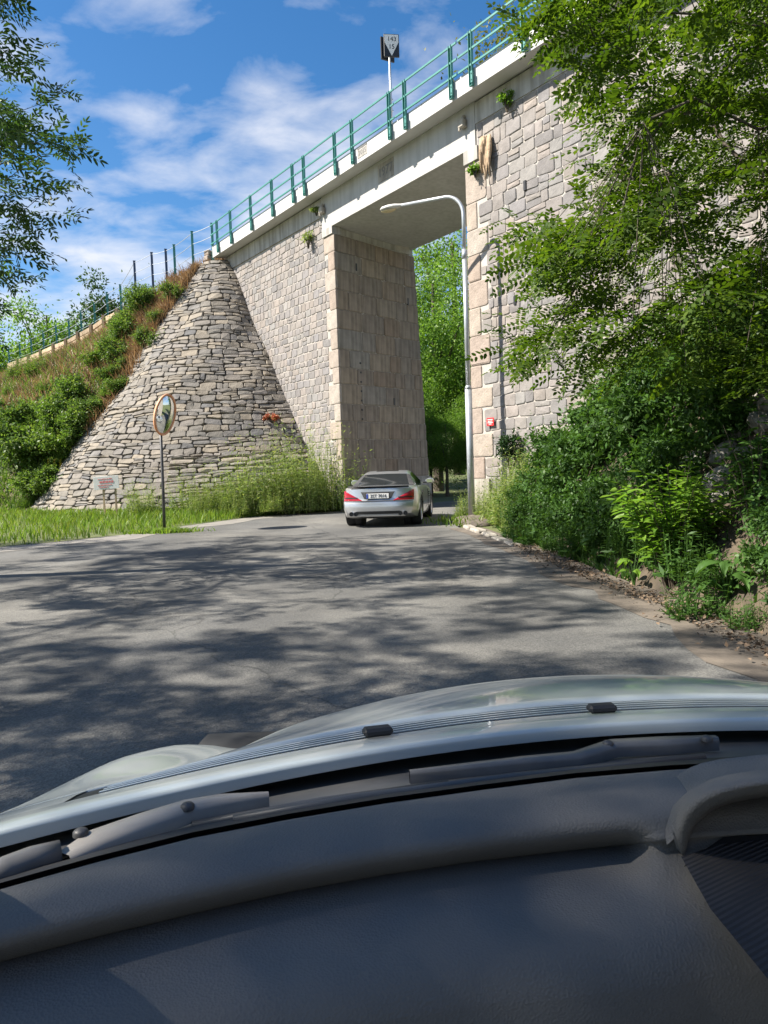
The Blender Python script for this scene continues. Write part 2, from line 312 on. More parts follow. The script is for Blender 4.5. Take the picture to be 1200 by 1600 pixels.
M['ribbed'] = mat('ribbed_cloth', (.028, .028, .032), (.036, .036, .04), 6, .8, extra=ribbed)
M['cowl'] = mat('cowl_plastic', (.06, .061, .062), (.085, .085, .086), 8, .45)
M['wiperdark'] = mat('wiper_black', (.10, .10, .10), (.16, .155, .15), 9, .4)
M['wiper'] = mat('lit_dusty_wiper', (.24, .22, .20), (.34, .32, .29), 9, .5, spec=.4)  # dusty black plastic, sun and sky sheen put into the pale colour

# ------------------------------------------------------------------ bridge axes
PR = np.array([2.36, 19.0, 0.0]); E1 = np.array([-.58, .8146, 0]); E1 /= np.linalg.norm(E1); NN = np.array([E1[1] * -1, E1[0], 0])   # NN: out of the face, towards the road
PL = PR + E1 * 6.31
DIN = np.array([.675, .738, 0]); DIN /= np.linalg.norm(DIN); NIN = np.array([DIN[1], -DIN[0], 0])       # inner face of far abutment, and its outward normal
ZU = np.array([0, 0, 1.0])
def FP(t, z, h=0.0): return PR + E1 * t + NN * h + ZU * z
CONE_T, CONE_Z, CONE_R = 15.2, 11.2, 8.1
CA = PR + E1 * CONE_T; CL = math.hypot(CONE_Z, CONE_R)
def CP(th, s, h=0.0):
    """point on the stone cone: th from the abutment side round to the embankment, s up the slope, h out of it"""
    r = CONE_R * (1 - s / CL); o = -E1 * math.cos(th) + NN * math.sin(th)
    h += .45 * (.10 * math.sin(th * 5.1 + s * .6) + .09 * math.sin(s * 1.15 + 2.2 * math.sin(th * 3)) + .05 * math.sin(th * 13 + s * 1.9)) * smooth01((CL * .9 - s) / 2)
    nrm = o * (CONE_Z / CL) + ZU * (CONE_R / CL)
    return CA + o * r + ZU * (s / CL * CONE_Z) + nrm * h

# ------------------------------------------------------------------ ground, road, verge
V = []; n = 80
gx = np.concatenate([np.linspace(-600, -60, 10)[:-1], np.linspace(-60, 60, 61), np.linspace(60, 600, 10)[1:]])
gy = np.concatenate([np.linspace(-200, -20, 5)[:-1], np.linspace(-20, 100, 61), np.linspace(100, 900, 10)[1:]])
X, Y = np.meshgrid(gx, gy)
Z = np.full_like(X, -.03) + 14 * np.clip((Y - 46) / 60, 0, 1) ** 1.2 * (0.75 + .25 * np.sin(X * .05)) * np.clip((X + 70) / 40, .4, 1)
nc = len(gx); idx = np.arange(len(gx) * len(gy)).reshape(len(gy), len(gx))
F = np.stack([idx[:-1, :-1], idx[:-1, 1:], idx[1:, 1:], idx[1:, :-1]], -1).reshape(-1, 4)
struct(npmesh('ground', np.stack([X, Y, Z], -1).reshape(-1, 3), [F], M['grassground'], smooth=True))

verge_line = [(-30, 8.5), (-14, 12.6), (-9.6, 14.0), (-7.9, 15.0), (-6.97, 15.95), (-6.06, 17.3), (-5.24, 19.8), (-4.13, 22.6), (-2.6, 24.1), (-1.0, 24.5)]
right_line = [(2.3, -12), (2.35, 0), (2.3, 4.3), (2.3, 6.4), (2.12, 8), (1.95, 12.3), (1.6, 15.8), (1.75, 17.0), (2.3, 18.9)]
def poly_sheet(name, poly, z, m, sub=0):
    bm = bmesh.new(); f = bm.faces.new([bm.verts.new((x, y, z)) for x, y in poly]); bmesh.ops.triangulate(bm, faces=[f])
    me = bpy.data.meshes.new(name); bm.to_mesh(me); bm.free(); return link(name, me, m)
def jag(line, a, k=5):
    out = []
    for (x0, y0), (x1, y1) in zip(line[:-1], line[1:]):
        for i in range(k):
            t = i / k; out.append((x0 + (x1 - x0) * t + random.uniform(-a, a), y0 + (y1 - y0) * t + random.uniform(-a, a)))
    return out + [line[-1]]
far_l = [tuple((PL + DIN * s)[:2]) for s in (.3, 4.6)]
through = [(2.0, 28.2), (4.6, 31.5), (9, 34.0), (16, 36), (16, 32), (10, 30.0), (6.6, 26.6), (5.0, 22.2)]
road_poly = jag(verge_line, .05) + far_l + through + jag(right_line[::-1], .05) + [(-30, -12)]
struct(poly_sheet('road', road_poly, 0.0, M['asphalt']))
# dusty strip along the verge
st = jag(verge_line, .06, 6); st2 = [(x + .55 + .18 * math.sin(i * .7), y - 1.05 - .25 * math.sin(i * .5)) for i, (x, y) in enumerate(st)]
rows = [[(x - .1, y + .12, .005) for x, y in st], [(x, y, .005) for x, y in st2]]
struct(MB().grid(rows).build('verge_path', M['dusty']))
st = jag(right_line[1:-2], .05, 6); rows = [[(x - .17 - .07 * math.sin(i * 1.1), y, .005) for i, (x, y) in enumerate(st)], [(x + .5, y, .006) for x, y in st]]
struct(MB().grid(rows).build('road_shoulder', M['shoulder']))

# grassed strip between road and stone slope, slightly raised
def hnoise(x, y): return math.sin(x * 1.3 + 2 * math.sin(y * .7)) * .5 + math.sin(y * 1.9 + 1.7 * math.sin(x * .9)) * .5
rows = []
toe = [(-42, 21.5), (-26, 25.0), (-17, 27.5), (-13.1, 27.0)] + [tuple(CP(a, 0)[:2]) for a in np.linspace(R(80), 0, 6)]
def resample(line, k):
    P = np.array(line, float); d = np.concatenate([[0], np.cumsum(np.linalg.norm(np.diff(P, axis=0), axis=1))]); u = np.linspace(0, d[-1], k)
    return np.stack([np.interp(u, d, P[:, i]) for i in range(P.shape[1])], 1)
a_ = resample(verge_line[:-1] + [(-1.35, 24.3)], 50); b_ = resample(toe, 50)
for j in range(9):
    t = j / 8; r_ = []
    for i in range(50):
        x, y = a_[i] * (1 - t) + b_[i] * t; r_.append((x, y, .008 + (.22 * t + .05 * hnoise(x * 2, y * 2) * min(1, 4 * t))))
    rows.append(r_)
struct(MB().grid(rows).build('grass_verge', M['grassground'], smooth=True)); VERGE = rows

# ------------------------------------------------------------------ stone building
def stone_geo(q, P, h, rnd, bulge=.35, cut=(.10, .24)):
    """q: 4 corners (u,v) counter-clockwise. Chamfered, slightly bulging stone, 40 triangles."""
    out = []
    for i in range(4):
        a = np.array(q[i]); b = np.array(q[(i + 1) % 4]); c0 = rnd.uniform(*cut); c1 = rnd.uniform(*cut)
        out += [a + (b - a) * c0, a + (b - a) * (1 - c1)]
    c = np.mean(out, 0); k = 8; hs = h * rnd.uniform(.75, 1.25)
    tx, ty = rnd.uniform(-.25, .25) * hs, rnd.uniform(-.25, .25) * hs
    v = [P(*(c + (p - c) * 1.0), -.06) for p in out] + [P(*p, hs * .72) for p in out]
    sz = max(1e-3, np.abs(np.array(out) - c).max())
    for p in out:
        d = (p - c) / sz; v.append(P(*(c + (p - c) * rnd.uniform(.88, .94)), hs * rnd.uniform(.9, 1.1) + tx * d[0] + ty * d[1]))
    v.append(P(*c, hs * (1 + bulge * rnd.uniform(0, 1))))
    f = [(i, (i + 1) % k, k + (i + 1) % k, k + i) for i in range(k)] + [(k + i, k + (i + 1) % k, 2 * k + (i + 1) % k, 2 * k + i) for i in range(k)] + [(2 * k + i, 2 * k + (i + 1) % k, 3 * k) for i in range(k)]
    return v, f
def courses(z0, z1, hr, span, wr, rnd, wob, gap, wscale=lambda z: 1.0, split=.12, jit=.0):
    """courses of stones: rows between wavy lines, returns quads in (u,v)"""
    zs = [z0]
    while zs[-1] < z1 - hr[0] * .6: zs.append(min(z1, zs[-1] + rnd.uniform(*hr)))
    if zs[-1] < z1 - .02: zs[-1] = z1
    ph = [[rnd.uniform(0, 6.3) for _ in range(3)] for _ in zs]
    def line(i, u, ws): return zs[i] + wob * (math.sin(u / ws * 1.9 + ph[i][0]) * .6 + math.sin(u / ws * 5.3 + ph[i][1]) * .4) if 0 < i < len(zs) - 1 else zs[i]
    Q = []
    for i in range(len(zs) - 1):
        zm = (zs[i] + zs[i + 1]) / 2; u0, u1 = span(zm); ws = wscale(zm); u = u0
        while u < u1 - 1e-4:
            w = rnd.uniform(*wr) * ws
            if u1 - (u + w) < wr[0] * ws * .7: w = u1 - u
            g = gap * ws / 2; gz = gap / 2; a, b = u + g, u + w - g
            j = lambda s: rnd.uniform(-jit, jit) * s
            q = [(a + j(ws), line(i, a, ws) + gz + j(1)), (b + j(ws), line(i, b, ws) + gz + j(1)), (b + j(ws), line(i + 1, b, ws) - gz + j(1)), (a + j(ws), line(i + 1, a, ws) - gz + j(1))]
            if rnd.random() < split and w > wr[0] * ws * 1.1:
                f0 = rnd.uniform(.38, .62); lo = [q[0], q[1]]; 
                ml = (q[0][0], q[0][1] * (1 - f0) + q[3][1] * f0); mr = (q[1][0], q[1][1] * (1 - f0) + q[2][1] * f0)
                Q.append([q[0], q[1], (mr[0], mr[1] - gz), (ml[0], ml[1] - gz)]); Q.append([(ml[0], ml[1] + gz), (mr[0], mr[1] + gz), q[2], q[3]])
            else: Q.append(q)
            u += w
    return Q
def lay(quads, P, h, m, parent, name, rnd, limit=300, **kw):
    """first `limit` largest in view as objects of their own, the rest as one part"""
    items = []
    for q in quads:
        v, f = stone_geo(q, P, h, rnd, **kw); v = np.array(v); c = v.mean(0); d = np.linalg.norm(c - EYE)
        s = np.linalg.norm(v[8] - v[12]) / d
        px = (c[0]) / max(.1, c[1]); vis = abs(px) < .56
        items.append((-(s if vis else s * .01), v, f))
    items.sort(key=lambda k: k[0]); inv = parent.matrix_world if False else None
    off = np.array(parent.location)
    for s, v, f in items[:limit]:
        c = v.mean(0); o = mesh(name, v - c, f, m, parent); o.location = tuple(c - off)
    if len(items) > limit:
        mb = MB()
        for s, v, f in items[limit:]: mb.add(v - off, f)
        o = mb.build(name + '_infill', m, parent); o['kind'] = 'stuff'
    return items

# --- near (right) abutment
rnd = random.Random(3)
AR = thing('bridge_abutment', FP(-5, 0), 'sunlit grey stone bridge abutment wall half hidden by the overhanging leafy tree', 'bridge abutment')
oR = np.array(AR.location)
def box_pts(pts2, z0, z1, name, m, parent, off):
    k = len(pts2); v = [(*(np.array([p[0], p[1], z]) - off),) for z in (z0, z1) for p in pts2]
    return fix_normals(mesh(name, v, [tuple(range(k)), tuple(range(k, 2 * k))] + [(i, (i + 1) % k, k + (i + 1) % k, k + i) for i in range(k)], m, parent))
def fp2(t, h): p = FP(t, 0, h); return (p[0], p[1])
inR = PR + DIN * 3.96
box_pts([fp2(-.02, 0), fp2(-14, 0), fp2(-14, -4.2), fp2(.8, -4.2)], -.3, 9.75, 'wall_core', M['mortar'], AR, oR)
quoR = []; z = 1.0; k = 0
while z < 8.8:
    hh = min(rnd.uniform(.50, .74), 8.85 - z); w = .72 if k % 2 else .42
    if 8.85 - (z + hh) < .3: hh = 8.85 - z
    quoR.append((z, hh, w + rnd.uniform(-.04, .06))); z += hh; k += 1
def quow(z):
    for a, hh, w in quoR:
        if a <= z < a + hh: return w
    return .45
PF = lambda u, v, h: FP(-u, v, h)
lay([[(.0, a + .012), (w - .015, a + .012), (w - .015, a + hh - .012), (.0, a + hh - .012)] for a, hh, w in quoR], PF, .03, M['granite'], AR, 'quoin_stone', rnd, bulge=.3, cut=(.03, .08))
QR = [q for q in courses(.0, 9.72, (.21, .36), lambda z: (0.45, 13.5), (.19, .54), rnd, .03, .020, split=.18, jit=.012) if True]
QR2 = []
for q in QR:
    zc = sum(p[1] for p in q) / 4; w = max(quow(q[0][1]), quow(q[2][1])) + .012
    if max(p[0] for p in q) < w + .08: continue
    QR2.append([(max(p[0], w), p[1]) for p in q])
lay(QR2, PF, .020, M['rubble'], AR, 'rubble_stone', rnd, 300, bulge=.5, cut=(.04, .15))
# concrete foot of the corner, top band, bearing pad
mb = MB(); mb.prism([(-.01, -.1), (-.01, 1.0), (.62, 1.0), (.62, -.1)], lambda u, v, h: FP(-u, v, .075 * h) - oR); fix_normals(mb.build('concrete_foot', M['oldconcrete'], AR))
mb = MB(); mb.prism([(.0, 8.87), (.0, 9.2), (.5, 9.2), (.5, 8.87)], lambda u, v, h: FP(-u, v, .07 * h) - oR); fix_normals(mb.build('bearing_pad', M['concrete'], AR))
mb = MB(); mb.prism([(.40, 9.74), (.40, 10.25), (14, 10.25), (14, 9.74)], lambda u, v, h: FP(-u, v, -3.9 + 3.925 * h) - oR); fix_normals(mb.build('top_band', M['concrete'], AR))
for t, z, hh in ((-2.02, 7.73, .22), (-3.51, 5.9, .30), (-1.62, 5.2, .2)):   # weep slots
    mb = MB(); mb.prism([(-t - .035, z - hh / 2), (-t - .035, z + hh / 2), (-t + .035, z + hh / 2), (-t + .035, z - hh / 2)], lambda u, v, h: FP(-u, v, .052 * h) - oR); fix_normals(mb.build('weep_slot', M['black'], AR))

# --- far (left) abutment
AL = thing('bridge_abutment', FP(8, 0), 'far bridge abutment of grey rubble with brown granite blocks facing the road', 'bridge abutment')
oL = np.array(AL.location)
def sfar(z): return 3.96 + (9.21 - z) * .062
def IP(s, z, h=0.0): return PL + DIN * s + NIN * h + ZU * z
v = []
for z in (-.3, 8.98):
    v += [PL - oL + ZU * z, IP(sfar(z), z) - oL, IP(sfar(z), z) + E1 * 10 - oL, FP(16.2, z, -4) - oL, FP(16.2, z) - oL]
fix_normals(mesh('wall_core', v, [(0, 1, 2, 3, 4), (5, 6, 7, 8, 9)] + [(i, (i + 1) % 5, 5 + (i + 1) % 5, 5 + i) for i in range(5)], M['mortar'], AL))
# inner face of big granite blocks
zs = [1.05]
while zs[-1] < 8.9: zs.append(min(8.95, zs[-1] + rnd.uniform(.52, .66)))
QI = []
for i in range(len(zs) - 1):
    s = .0; e_ = sfar((zs[i] + zs[i + 1]) / 2); first = True
    while s < e_ - .01:
        w = rnd.uniform(.5, 1.25); w = e_ - s if e_ - s - w < .3 else w
        QI.append([(s + (.0 if first else .008), zs[i] + .008), (s + w - .008, zs[i] + .008), (s + w - .008, zs[i + 1] - .008), (s + (.0 if first else .008), zs[i + 1] - .008)]); s += w; first = False
lay(QI, IP, .028, M['innergranite'], AL, 'granite_block', rnd, bulge=.25, cut=(.03, .07))
quoL = [(zs[i], zs[i + 1] - zs[i], (.34 if i % 2 else .62) + rnd.uniform(-.04, .06)) for i in range(len(zs) - 1)]
PFL = lambda u, v, h: PL + E1 * u + NN * h + ZU * v
def quowl(z):
    for a, hh, w in quoL:
        if a <= z < a + hh: return w
    return .4
lay([[(-.02, a + .01), (w - .012, a + .01), (w - .012, a + hh - .01), (-.02, a + hh - .01)] for a, hh, w in quoL], lambda u, v, h: PFL(u, v, h), .03, M['granite'], AL, 'quoin_stone', rnd, bulge=.3, cut=(.03, .08))
QL = courses(.6, 9.62, (.19, .29), lambda z: (.3, min(8.5, .72 + z / 1.373 + .9)), (.2, .46), rnd, .02, .026, split=.06, jit=.01)
QL2 = []
for q in QL:
    w = max(quowl(q[0][1]), quowl(q[2][1])) + .01
    if q[0][1] > 8.95: w = .66
    if max(p[0] for p in q) < w + .06: continue
    QL2.append([(max(p[0], w), p[1]) for p in q])
lay(QL2, PFL, .017, M['rubble'], AL, 'rubble_stone', rnd, 300, bulge=.5, cut=(.04, .15))
mb = MB(); mb.prism([(-.0, -.1), (0, 1.03), (4.52, 1.03), (4.55, -.1)], lambda u, v, h: IP(u, v, .06 * h) - oL); fix_normals(mb.build('concrete_foot', M['oldconcrete'], AL))
mb = MB(); mb.prism([(.02, 8.97), (.02, 9.2), (.64, 9.2), (.64, 8.97)], lambda u, v, h: PFL(u, v, -.3 + .36 * h) - oL); fix_normals(mb.build('bearing_pad', M['concrete'], AL))
mb = MB(); mb.prism([(.04, 8.965), (.04, 9.2), (3.97, 9.2), (3.97, 8.965)], lambda u, v, h: IP(u, v, -.5 + .46 * h) - oL); fix_normals(mb.build('bearing_shelf', M['concrete'], AL))
mb = MB(); mb.prism([(.68, 8.97), (.68, 9.7), (10.2, 9.7), (10.2, 8.97)], lambda u, v, h: PFL(u, v, -3.6 + 3.595 * h) - oL); fix_normals(mb.build('wall_head', M['mortar'], AL))
mb = MB(); mb.prism([(.66, 9.66), (.66, 10.25), (9.3, 10.25), (9.3, 9.72)], lambda u, v, h: PFL(u, v, -3.9 + 3.94 * h) - oL); fix_normals(mb.build('top_band', M['concrete'], AL))
for s, z in ((.95, 8.05), (3.55, 7.3), (2.62, 3.7)):
    mb = MB(); mb.prism([(s - .025, z - .12), (s - .025, z + .12), (s + .025, z + .12), (s + .025, z - .12)], lambda u, v, h: IP(u, v, .045 * h) - oL); fix_normals(mb.build('weep_slot', M['black'], AL))
for i in range(7):
    s, z = .98, 4.9 - i * .31
    mb = MB(); mb.prism([(s - .03, z - .03), (s - .03, z + .03), (s + .03, z + .03), (s + .03, z - .03)], lambda u, v, h: IP(u, v, .045 * h) - oL); fix_normals(mb.build('bolt_hole', M['black'], AL))

# --- dry stone cone
rnd = random.Random(21)
DC = thing('dry_stone_slope', CA + NN * 4, 'steep cone of dry laid flat grey stones below the railway embankment', 'stone slope')
oC = np.array(DC.location)
rows = [[CP(th, s, -.02) - oC for th in np.linspace(R(-14), R(93), 26)] for s in np.linspace(-.6, CL * .905, 20)]
MB().grid(rows).build('slope_core', M['darkjoint'], DC)
QC = courses(0.0, CL * .895, (.12, .27), lambda s: (R(-10), R(91)), (.18, .66), rnd, .06, .022, wscale=lambda s: 1 / (CONE_R * (1 - s / CL)), split=.12, jit=.03)
lay(QC, CP, .06, M['slab'], DC, 'slab_stone', rnd, 300, bulge=.25, cut=(.03, .28))
# paved ledge of larger slabs at the right foot (step in the photo)
QS = courses(0.2, 2.3, (.14, .24), lambda s: (R(2), R(40)), (.35, .95), rnd, .03, .03, wscale=lambda s: 1 / (CONE_R * (1 - s / CL)), jit=.02)
lay(QS, lambda a, s, h: CP(a, s, h + .16), .12, M['slab'], DC, 'slab_stone', rnd, 60, cut=(.08, .3))

# ------------------------------------------------------------------ bridge deck
BD = thing('bridge_deck', FP(3, 9.21), 'pale concrete railway bridge deck spanning between the two stone abutments', 'bridge deck'); oD = np.array(BD.location)
def slab_along(t0, t1, poly, name, m=M['newconcrete'], off=oD, parent=BD, skew=0):
    """poly in (h,z): extruded along the bridge"""
    mb = MB(); mb.prism(poly, lambda a, b, k: FP((t0 if k == 0 else t1) + skew * -a, b, a) - off); return fix_normals(mb.build(name, m, parent))
slab_along(-.40, 6.97, [(.035, 9.21), (.035, 10.30), (-3.87, 10.30), (-3.87, 9.21)], 'girder', M['girdercon'], skew=.20)
slab_along(-16, 14.75, [(.55, 10.235), (.55, 10.685), (.25, 10.72), (-.05, 10.70), (-4.2, 10.70), (-4.2, 10.345), (-.2, 10.345), (.1, 10.26)], 'deck_slab')
slab_along(-16, 14.6, [(-.5, 10.70), (-3.5, 10.70), (-3.2, 10.95), (-.8, 10.95)], 'ballast', M['rock'])
for t, nm in ((.98, 1), (6.2, 0), (10.4, 1)):
    slab_along(t, t + .015, [(.5525, 10.245), (.5525, 10.68), (.54, 10.68), (.54, 10.245)], 'fascia_joint', M['greytext'])
for t, z in ((-.05, 9.86), (6.79, 9.80)):                                       # drain spouts on the girder
    mb = MB(); mb.box((0, 0, 0), (.20, .16, .20), bev=.02); mb.tube([(0, 0, .08), (0, .06, .2)], .05, 8); mb.tube([(-.04, -.06, -.1), (-.04, -.06, -.17)], .035, 8)
    o = mb.build('drain_spout', M['oldconcrete'], BD); o.location = tuple(FP(t, z, .12) - oD); o.rotation_euler = (0, 0, R(-55))
# sunk year plate in the girder and small plate on the fascia
mb = MB(); mb.prism([(2.95, 9.66), (2.95, 10.16), (3.72, 10.16), (3.72, 9.66)], lambda u, v, h: FP(u, v, .036 + .012 * h) - oD); fix_normals(mb.build('year_plate', M['oldconcrete'], BD))
text('year_lettering', '1977', .36, frame(FP(3.34, 9.91, .05) - oD, -E1, ZU), M['greytext'], BD, .004)
mb = MB(); mb.prism([(3.5, 10.45), (3.5, 10.74), (3.98, 10.74), (3.98, 10.45)], lambda u, v, h: FP(u, v - .105, .551 + .008 * h) - oD); fix_normals(mb.build('fascia_plate', M['concrete'], BD))
text('plate_lettering', '2015', .2, frame(FP(3.74, 10.475, .561) - oD, -E1, ZU), M['greytext'], BD, .003)
mb = MB(); mb.prism([(3.5, 10.70), (3.5, 10.735), (3.98, 10.735), (3.98, 10.70)], lambda u, v, h: FP(u, v - .105, .56 + .006 * h) - oD); fix_normals(mb.build('plate_edge', M['greytext'], BD))

# ------------------------------------------------------------------ railing on the bridge
RL = thing('bridge_railing', FP(3, 10.4, .42), 'teal steel railing with paired posts along the concrete bridge edge', 'railing'); oRL = np.array(RL.location)
post_t = [14.2, 12.9, 11.1, 9.4, 7.9, 7.15, 5.25, 4.3, 2.45, 1.75, -.1, -.82, -2.5, -3.3, -5.2, -7.1, -9]
pm = None
for t in post_t:
    if pm is None:
        mb = MB()
        for yy in (-.045, .045): mb.box((yy, 0, .62), (.012, .07, 1.26))
        mb.box((0, .03, .62), (.08, .01, 1.26)); mb.box((0.06, -.045, .17), (.06, .012, .26)); mb.box((.06, -.055, .24), (.02, .02, .02)); mb.box((.06, -.055, .10), (.02, .02, .02)); mb.box((0, 0, -.005), (.1, .07, .012))
        o = mb.build('post', M['tealpaint'], RL); pm = o.data
    else: o = link('post', pm, parent=RL)
    o.location = tuple(FP(t - .12, 10.275, .61) - oRL); o.rotation_euler = (0, 0, math.atan2(-E1[1], -E1[0]))
segs = [(14.75, 7.55), (7.5, 2.1), (2.06, -.45), (-.5, -9.4)]
for zz in (11.49, 11.11, 10.75):
    for a, b in segs:
        c = FP((a + b) / 2, zz, .61) - oRL; mb = MB(); mb.box((0, 0, 0), (abs(a - b), .035, .055), bev=.006)
        o = mb.build('rail', M['tealpaint'], RL); o.location = tuple(c); o.rotation_euler = (0, 0, math.atan2(-E1[1], -E1[0]))
# kilometre board on its pole
KS = thing('kilometre_sign', FP(2.5, 10.4, .40), 'black and white railway distance sign on a steel pole above the railing', 'sign')
mb = MB(); mb.tube([(0, 0, 0), (0, 0, 2.45)], .032, 10); mb.build('pole', M['galv'], KS, smooth=True)
for k, (rz, dx) in enumerate(((R(8), .06), (R(-150), -.05))):
    mb = MB(); mb.box((0, 0, 2.42), (.42, .05, .60), bev=.008); o = mb.build('sign_box', M['black'], KS); o.rotation_euler = (0, 0, rz); o.location = (dx, -.09 if k == 0 else .09, 0)
    mb = MB(); mb.prism([(-.19, 2.70), (-.19, 2.50), (0, 2.14), (.19, 2.50), (.19, 2.70)], lambda u, v, h: (u, -.026 - .004 * h, v)); fix_normals(mb.build('sign_face', M['white'], o))
    if k == 0:
        text('lettering', '143', .17, frame((0.01, -.032, 2.58), (1, 0, 0), ZU), M['black'], o); text('lettering', '15', .17, frame((0, -.032, 2.38), (1, 0, 0), ZU), M['black'], o)
mb = MB()
for zz in (.25, .75, 1.05): mb.box((0, .02, zz), (.12, .05, .03))
mb.build('clamp', M['galv'], KS)

# ------------------------------------------------------------------ embankment, fence, retaining boards
crest = [(-6.2, 31.0, 10.15), (-8.56, 32.0, 9.75), (-11.97, 35.0, 8.6), (-15.87, 40, 8.5), (-19.4, 45, 8.75), (-27.3, 55, 9.2), (-40, 70, 9.5)]
cb = tuple(CP(R(92), CL * .90)); toe3 = [(*CP(R(88), -.3)[:2], -.1), (-17, 28.2, -.1), (-24, 29, -.1), (-31, 33, -.1), (-40, 38, -.1), (-55, 46, -.1)]
ck = resample(crest, 40); tk = resample(toe3, 40)
EMB = []
for j in range(22):
    t = j / 21; r_ = []
    for i in range(40):
        p = tk[i] * (1 - t) + ck[i] * t; bul = math.sin(math.pi * t) * .55 * min(1, i / 5); x, y = p[0], p[1]
        nz = .28 * hnoise(x * .9, y * .9 + 5) * math.sin(math.pi * t) * min(1, i / 4)
        r_.append((p[0] - .81 * (bul + nz) , p[1] - .58 * (bul + nz), p[2] + .25 * nz))
    EMB.append(r_)
top = [[(p[0] + .81 * k, p[1] + .58 * k, p[2] + .02) for p in ck] for k in (2.0, 4.0)] + [[(p[0] + 9, p[1] + 6.5, 3) for p in ck]]
struct(MB().grid(EMB + top).build('embankment', M['drysoil'], smooth=True))
def emb(u, t):
    i = min(38, max(0, int(u * 39))); j = min(20, max(0, int(t * 21))); a = u * 39 - i; b = t * 21 - j
    g = lambda jj, ii: np.array(EMB[jj][ii])
    return g(j, i) * (1 - a) * (1 - b) + g(j, i + 1) * a * (1 - b) + g(j + 1, i) * (1 - a) * b + g(j + 1, i + 1) * a * b
FN = thing('lineside_fence', crest[2], 'long green steel post and wire fence along the embankment crest', 'fence'); oF = np.array(FN.location)
fpos = [bp(x, y, d=d) for x, y, d in [(15, 570, 55), (32, 564, 52.3), (50, 558, 50), (69, 550, 47.4), (89, 541, 45), (109, 534, 42.4), (128, 523, 40), (149, 512, 38.2), (169, 498, 36.5), (190, 488, 35)]]
fpos2 = [bp(x, y, d=d) for x, y, d in [(212, 452, 34.3), (239, 440, 33.4), (261, 436, 32.6), (274, 430, 32), (302, 410, 31.6), (333, 398, 31.1)]]
pmesh = {}
for grp, mm, hh in ((fpos, 'tealpaint', 1.25), (fpos2, 'navypaint', 1.35)):
    for i, p in enumerate(grp):
        m_ = mm if not (mm == 'navypaint' and i > 2) else 'tealpaint'
        if m_ not in pmesh:
            mb = MB(); mb.box((0, 0, .5), (.10, .03, 1.55)); mb.box((0, .04, .5), (.02, .06, 1.55)); mb.box((0, 0, 1.28), (.12, .07, .02)); pmesh[m_] = mb.build('post', M[m_], FN); o = pmesh[m_]
        else: o = link('post', pmesh[m_].data, parent=FN)
        o.location = tuple(p - oF); o.rotation_euler = (0, 0, R(20))
allp = fpos + fpos2
for zz in (1.2, .75, .3):
    for a, b in zip(allp[:-1], allp[1:]):
        mb = MB(); mb.tube([a - oF + ZU * zz, (a + b) / 2 - oF + ZU * (zz - .02), b - oF + ZU * zz], .012, 4); mb.build('wire', M['galv'], FN)
RB = thing('retaining_boards', fpos[-1], 'weathered tan board retaining wall under the lineside fence', 'retaining wall'); oB = np.array(RB.location)
for i in range(len(fpos) - 1):
    a, b = fpos[i], fpos[i + 1]; d = b - a; L_ = np.linalg.norm(d); ang = math.atan2(d[1], d[0]); tilt = math.asin(d[2] / L_)
    for k in range(3):
        mb = MB(); mb.box((0, 0, 0), (L_ * .985, .07, .235), bev=.012); o = mb.build('board', M['timber'], RB)
        o.location = tuple((a + b) / 2 + NN * .12 - ZU * (.02 + .26 * k + random.uniform(0, .03)) - oB); o.rotation_euler = (0, -tilt, ang + random.uniform(-.01, .01))
    mb = MB(); mb.box((0, 0, 0), (.12, .12, 1.1)); o = mb.build('stake', M['timber'], RB); o.location = tuple(b + NN * .24 - ZU * .4 - oB)
# stub of old masonry at the deck end
ms = thing('masonry_stub', bp(343, 408, d=31.4), 'small crumbling brown masonry stub at the railing end above the slope', 'masonry')
for i in range(4):
    for j in range(3):
        mb = MB(); mb.box((0, 0, 0), (.30, .28, .22), bev=.03); o = mb.build('block', M['granite'], ms); o.location = (-.45 + j * .31 + random.uniform(-.02, .02), random.uniform(-.04, .04), -.35 + i * .23); o.rotation_euler = (random.uniform(-.06, .06), random.uniform(-.06, .06), R(-35) + random.uniform(-.1, .1))

# ------------------------------------------------------------------ right bank
btoe = resample([(2.75, -10), (2.75, 3), (2.72, 5), (2.7, 7), (2.55, 9.5), (2.4, 12.3), (2.35, 15), (2.6, 17.5), (3.6, 18.2)], 44)
BK = []
for j in range(18):
    t = j / 17; r_ = []
    for i in range(44):
        x, y = btoe[i]; fade = .45 + .55 * smooth01((17.5 - y) / 6)
        w = 6.5 * t; z = (1.15 * w - .07 * w * w) * fade
        nz = hnoise(x * 3 + w * 2.1, y * 2.2) * .16 + hnoise(w * 5, y * 5.1) * .06
        r_.append((x + w + nz * .6 * min(1, 5 * t), y + nz * .3, max(-.02, z + nz * min(1, 5 * t)) if j else -.03))
    BK.append(r_)
struct(MB().grid(BK).build('bank', M['soil'], smooth=True))
def bank(y, w):
    fi = float(np.interp(y, btoe[:, 1], np.arange(44))); i = min(42, int(fi)); a = fi - i; t = w / 6.5 * 17; j = min(16, int(t)); b = t - j; g = lambda q, k: np.array(BK[q][k])
    return (g(j, i) * (1 - a) + g(j, i + 1) * a) * (1 - b) + (g(j + 1, i) * (1 - a) + g(j + 1, i + 1) * a) * b
rnd = random.Random(5)
rocks = [(7.9, .95, .2), (8.2, 1.15, .22), (7.7, 1.2, .2), (8.4, 1.4, .24), (7.9, 1.45, .22), (8.5, .8, .17), (7.4, 1.35, .2), (8.1, 1.7, .24), (8.8, 1.1, .2), (7.5, .8, .15), (8.7, 1.7, .22), (7.3, 1.7, .22), (8.0, 2.0, .22), (8.9, 2.0, .25), (7.0, 1.2, .16), (6.8, 1.7, .22)]
